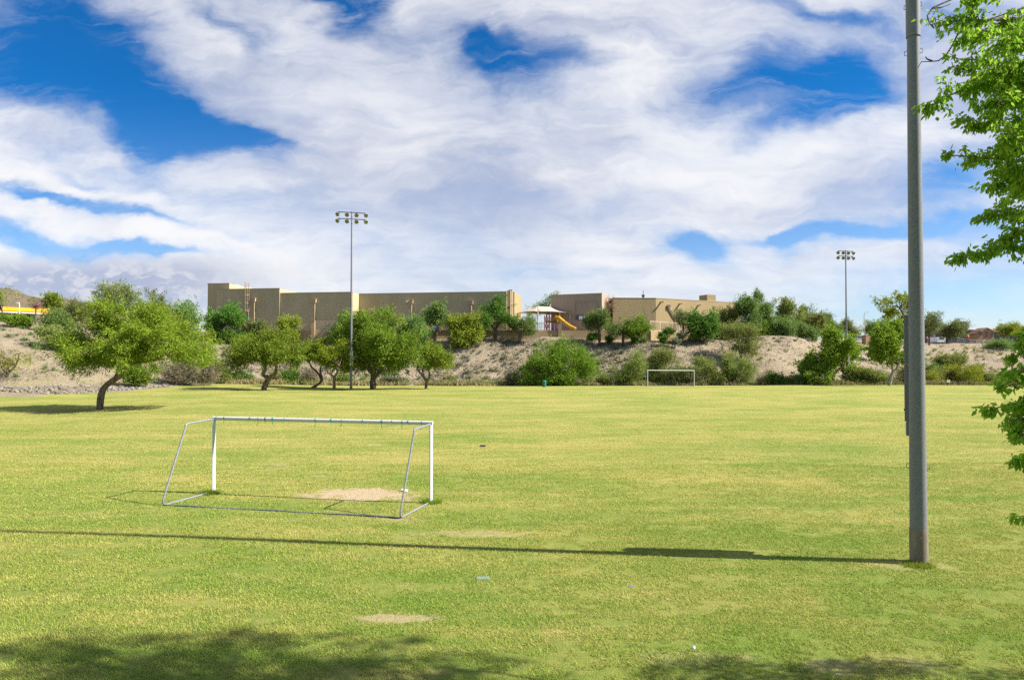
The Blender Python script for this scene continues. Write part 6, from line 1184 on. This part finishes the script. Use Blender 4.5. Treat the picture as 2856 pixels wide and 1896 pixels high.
    # bare twigs against the sky beside the pole
    for pts_ in ([(2700, -20), (2640, 5), (2602, 22), (2586, 45), (2592, 65), (2604, 80), (2628, 73)], [(2602, 23), (2625, 22), (2650, 12)], [(2604, 78), (2598, 70), (2612, 64), (2626, 66)], [(2700, 75), (2672, 95), (2655, 130), (2638, 155), (2618, 170), (2598, 172), (2570, 173), (2559, 190)], [(2600, 171), (2585, 165), (2581, 158)], [(2700, 75), (2860, 20)]):
        mb.tube([P(a, b, 7.6) for a, b in pts_], np.linspace(.011, .004, len(pts_)), 5, False)
    mb.tube([P(2690, 130, 7.9), P(2720, 95, 7.8), P(2800, 60, 7.8)], .012, 5, False)
    mb.build('trunk', M['bark_mesquite'], root)
    c = np.array([tuple(p) for p in C]); d = np.array([tuple(p) for p in Dn]); n = len(c)
    a = norm(d * .45 + q.normal(size=(n, 3)) * .38 + np.array([0, 0, -.85])); s = norm(np.cross(a, q.normal(size=(n, 3)) + np.array([0, 0, .2]))); up = norm(np.cross(s, a)); L = (q.uniform(.036, .082, n))[:, None]; W = L * q.uniform(.40, .54, n)[:, None]; st = c + a * L * .12
    curl = up * L * q.uniform(-.10, .18, n)[:, None]
    v = np.stack([st, st + a * L * .30 + s * W * .5 + up * W * .14, st + a * L * .68 + s * W * .32 + up * W * .10 + curl * .4, st + a * L + curl, st + a * L * .68 - s * W * .32 + up * W * .10 + curl * .4, st + a * L * .30 - s * W * .5 + up * W * .14], 1).reshape(-1, 3) - np.array(base)
    i = np.arange(n)[:, None] * 6; f = np.concatenate([i + np.array([[0, 1, 2, 3]]), i + np.array([[0, 3, 4, 5]])])
    link_mesh('crown', mesh_np('crown', v, f), M['leaf_near'], root)
near_tree()

# ------------------------------------------------------------------ turf: short blades over the lawn
def in_dirt(x, y):
    o = np.zeros_like(x); 
    for k, (a, b, rx, ry) in enumerate(DIRT): o = np.maximum(o, (1.05 - np.hypot((x - a) / rx, (y - b) / ry)) * (1, 1, .7, .6, .6, .3, .3, .7, .6)[k])
    return o + (vnoise(x, y, .45, 51) - .5) * .9 + (vnoise(x, y, .15, 52) - .5) * .5
def blades(q, x, y, h0, h1, w0, w1, z=None):
    n = len(x); z = H(x, y) if z is None else z; base = np.stack([x, y, z - .004], -1); h = q.uniform(h0, h1, n); az = q.uniform(0, 6.28, n); ln = q.uniform(.25, 1.5, n)
    tip = base + np.stack([np.cos(az) * h * ln, np.sin(az) * h * ln, h], -1); a2 = az + q.uniform(.8, 2.3, n); s = np.stack([np.cos(a2), np.sin(a2), np.zeros(n)], -1) * q.uniform(w0, w1, n)[:, None]
    return np.stack([base - s, base + s, tip], 1).reshape(-1, 3)
q = np.random.default_rng(90); VS = []
for (y0, y1, dens, h0, h1, w0, w1) in ((7.6, 12, 2300, .020, .055, .0035, .0075), (12, 18, 1350, .020, .052, .005, .010), (18, 28, 560, .022, .050, .007, .014), (28, 60, 130, .025, .05, .010, .020)):
    area = .5 * 2.05 * (y1 ** 2 - y0 ** 2); n = int(area * dens); y = np.sqrt(q.uniform(y0 ** 2, y1 ** 2, n)); x = q.uniform(-.95, 1.10, n) * y
    pat = .75 + .5 * vnoise(x, y, .5, 53) + .45 * (vnoise(x, y, 2.2, 54) - .5); ok = (in_dirt(x, y) < .22) & (q.random(n) < pat * np.clip((58 - y) / 34, 0, 1)); x, y = x[ok], y[ok]
    hs_ = .7 + .6 * vnoise(x, y, .35, 55); VS.append(blades(q, x, y, h0, h1, w0, w1))
V_ = np.concatenate(VS); tag(link_mesh('turf', mesh_np('turf', V_, np.arange(len(V_)).reshape(-1, 3)), M['grass_blade']), 'short mown grass blades over the near lawn', 'grass', None, 'stuff')
def tuft(px, py, rad, n, h, lab, dx=0, dy=0):
    c = hit(px, py); c = Vector((c.x + dx, c.y + dy, float(H(c.x + dx, c.y + dy)))); q = np.random.default_rng(int(px)); r = rad * q.random(n) ** .6; a = q.uniform(0, 6.28, n); x = c.x + r * np.cos(a); y = c.y + r * np.sin(a) * .8
    v = blades(q, x, y, h * .4, h, .004, .008) - np.array(c); tag(link_mesh('grass_tuft', mesh_np('grass_tuft', v, np.arange(len(v)).reshape(-1, 3)), M['leaf_bright'], None, c), lab, 'grass tuft', 'uncut grass tufts')
tuft(585, 1380, .32, 900, .17, 'uncut grass tuft at the left post of the near goal'); tuft(1204, 1404, .30, 900, .17, 'uncut grass tuft at the right post of the near goal'); tuft(2563, 1578, .34, 900, .10, 'uncut grass ring at the foot of the thick near pole')
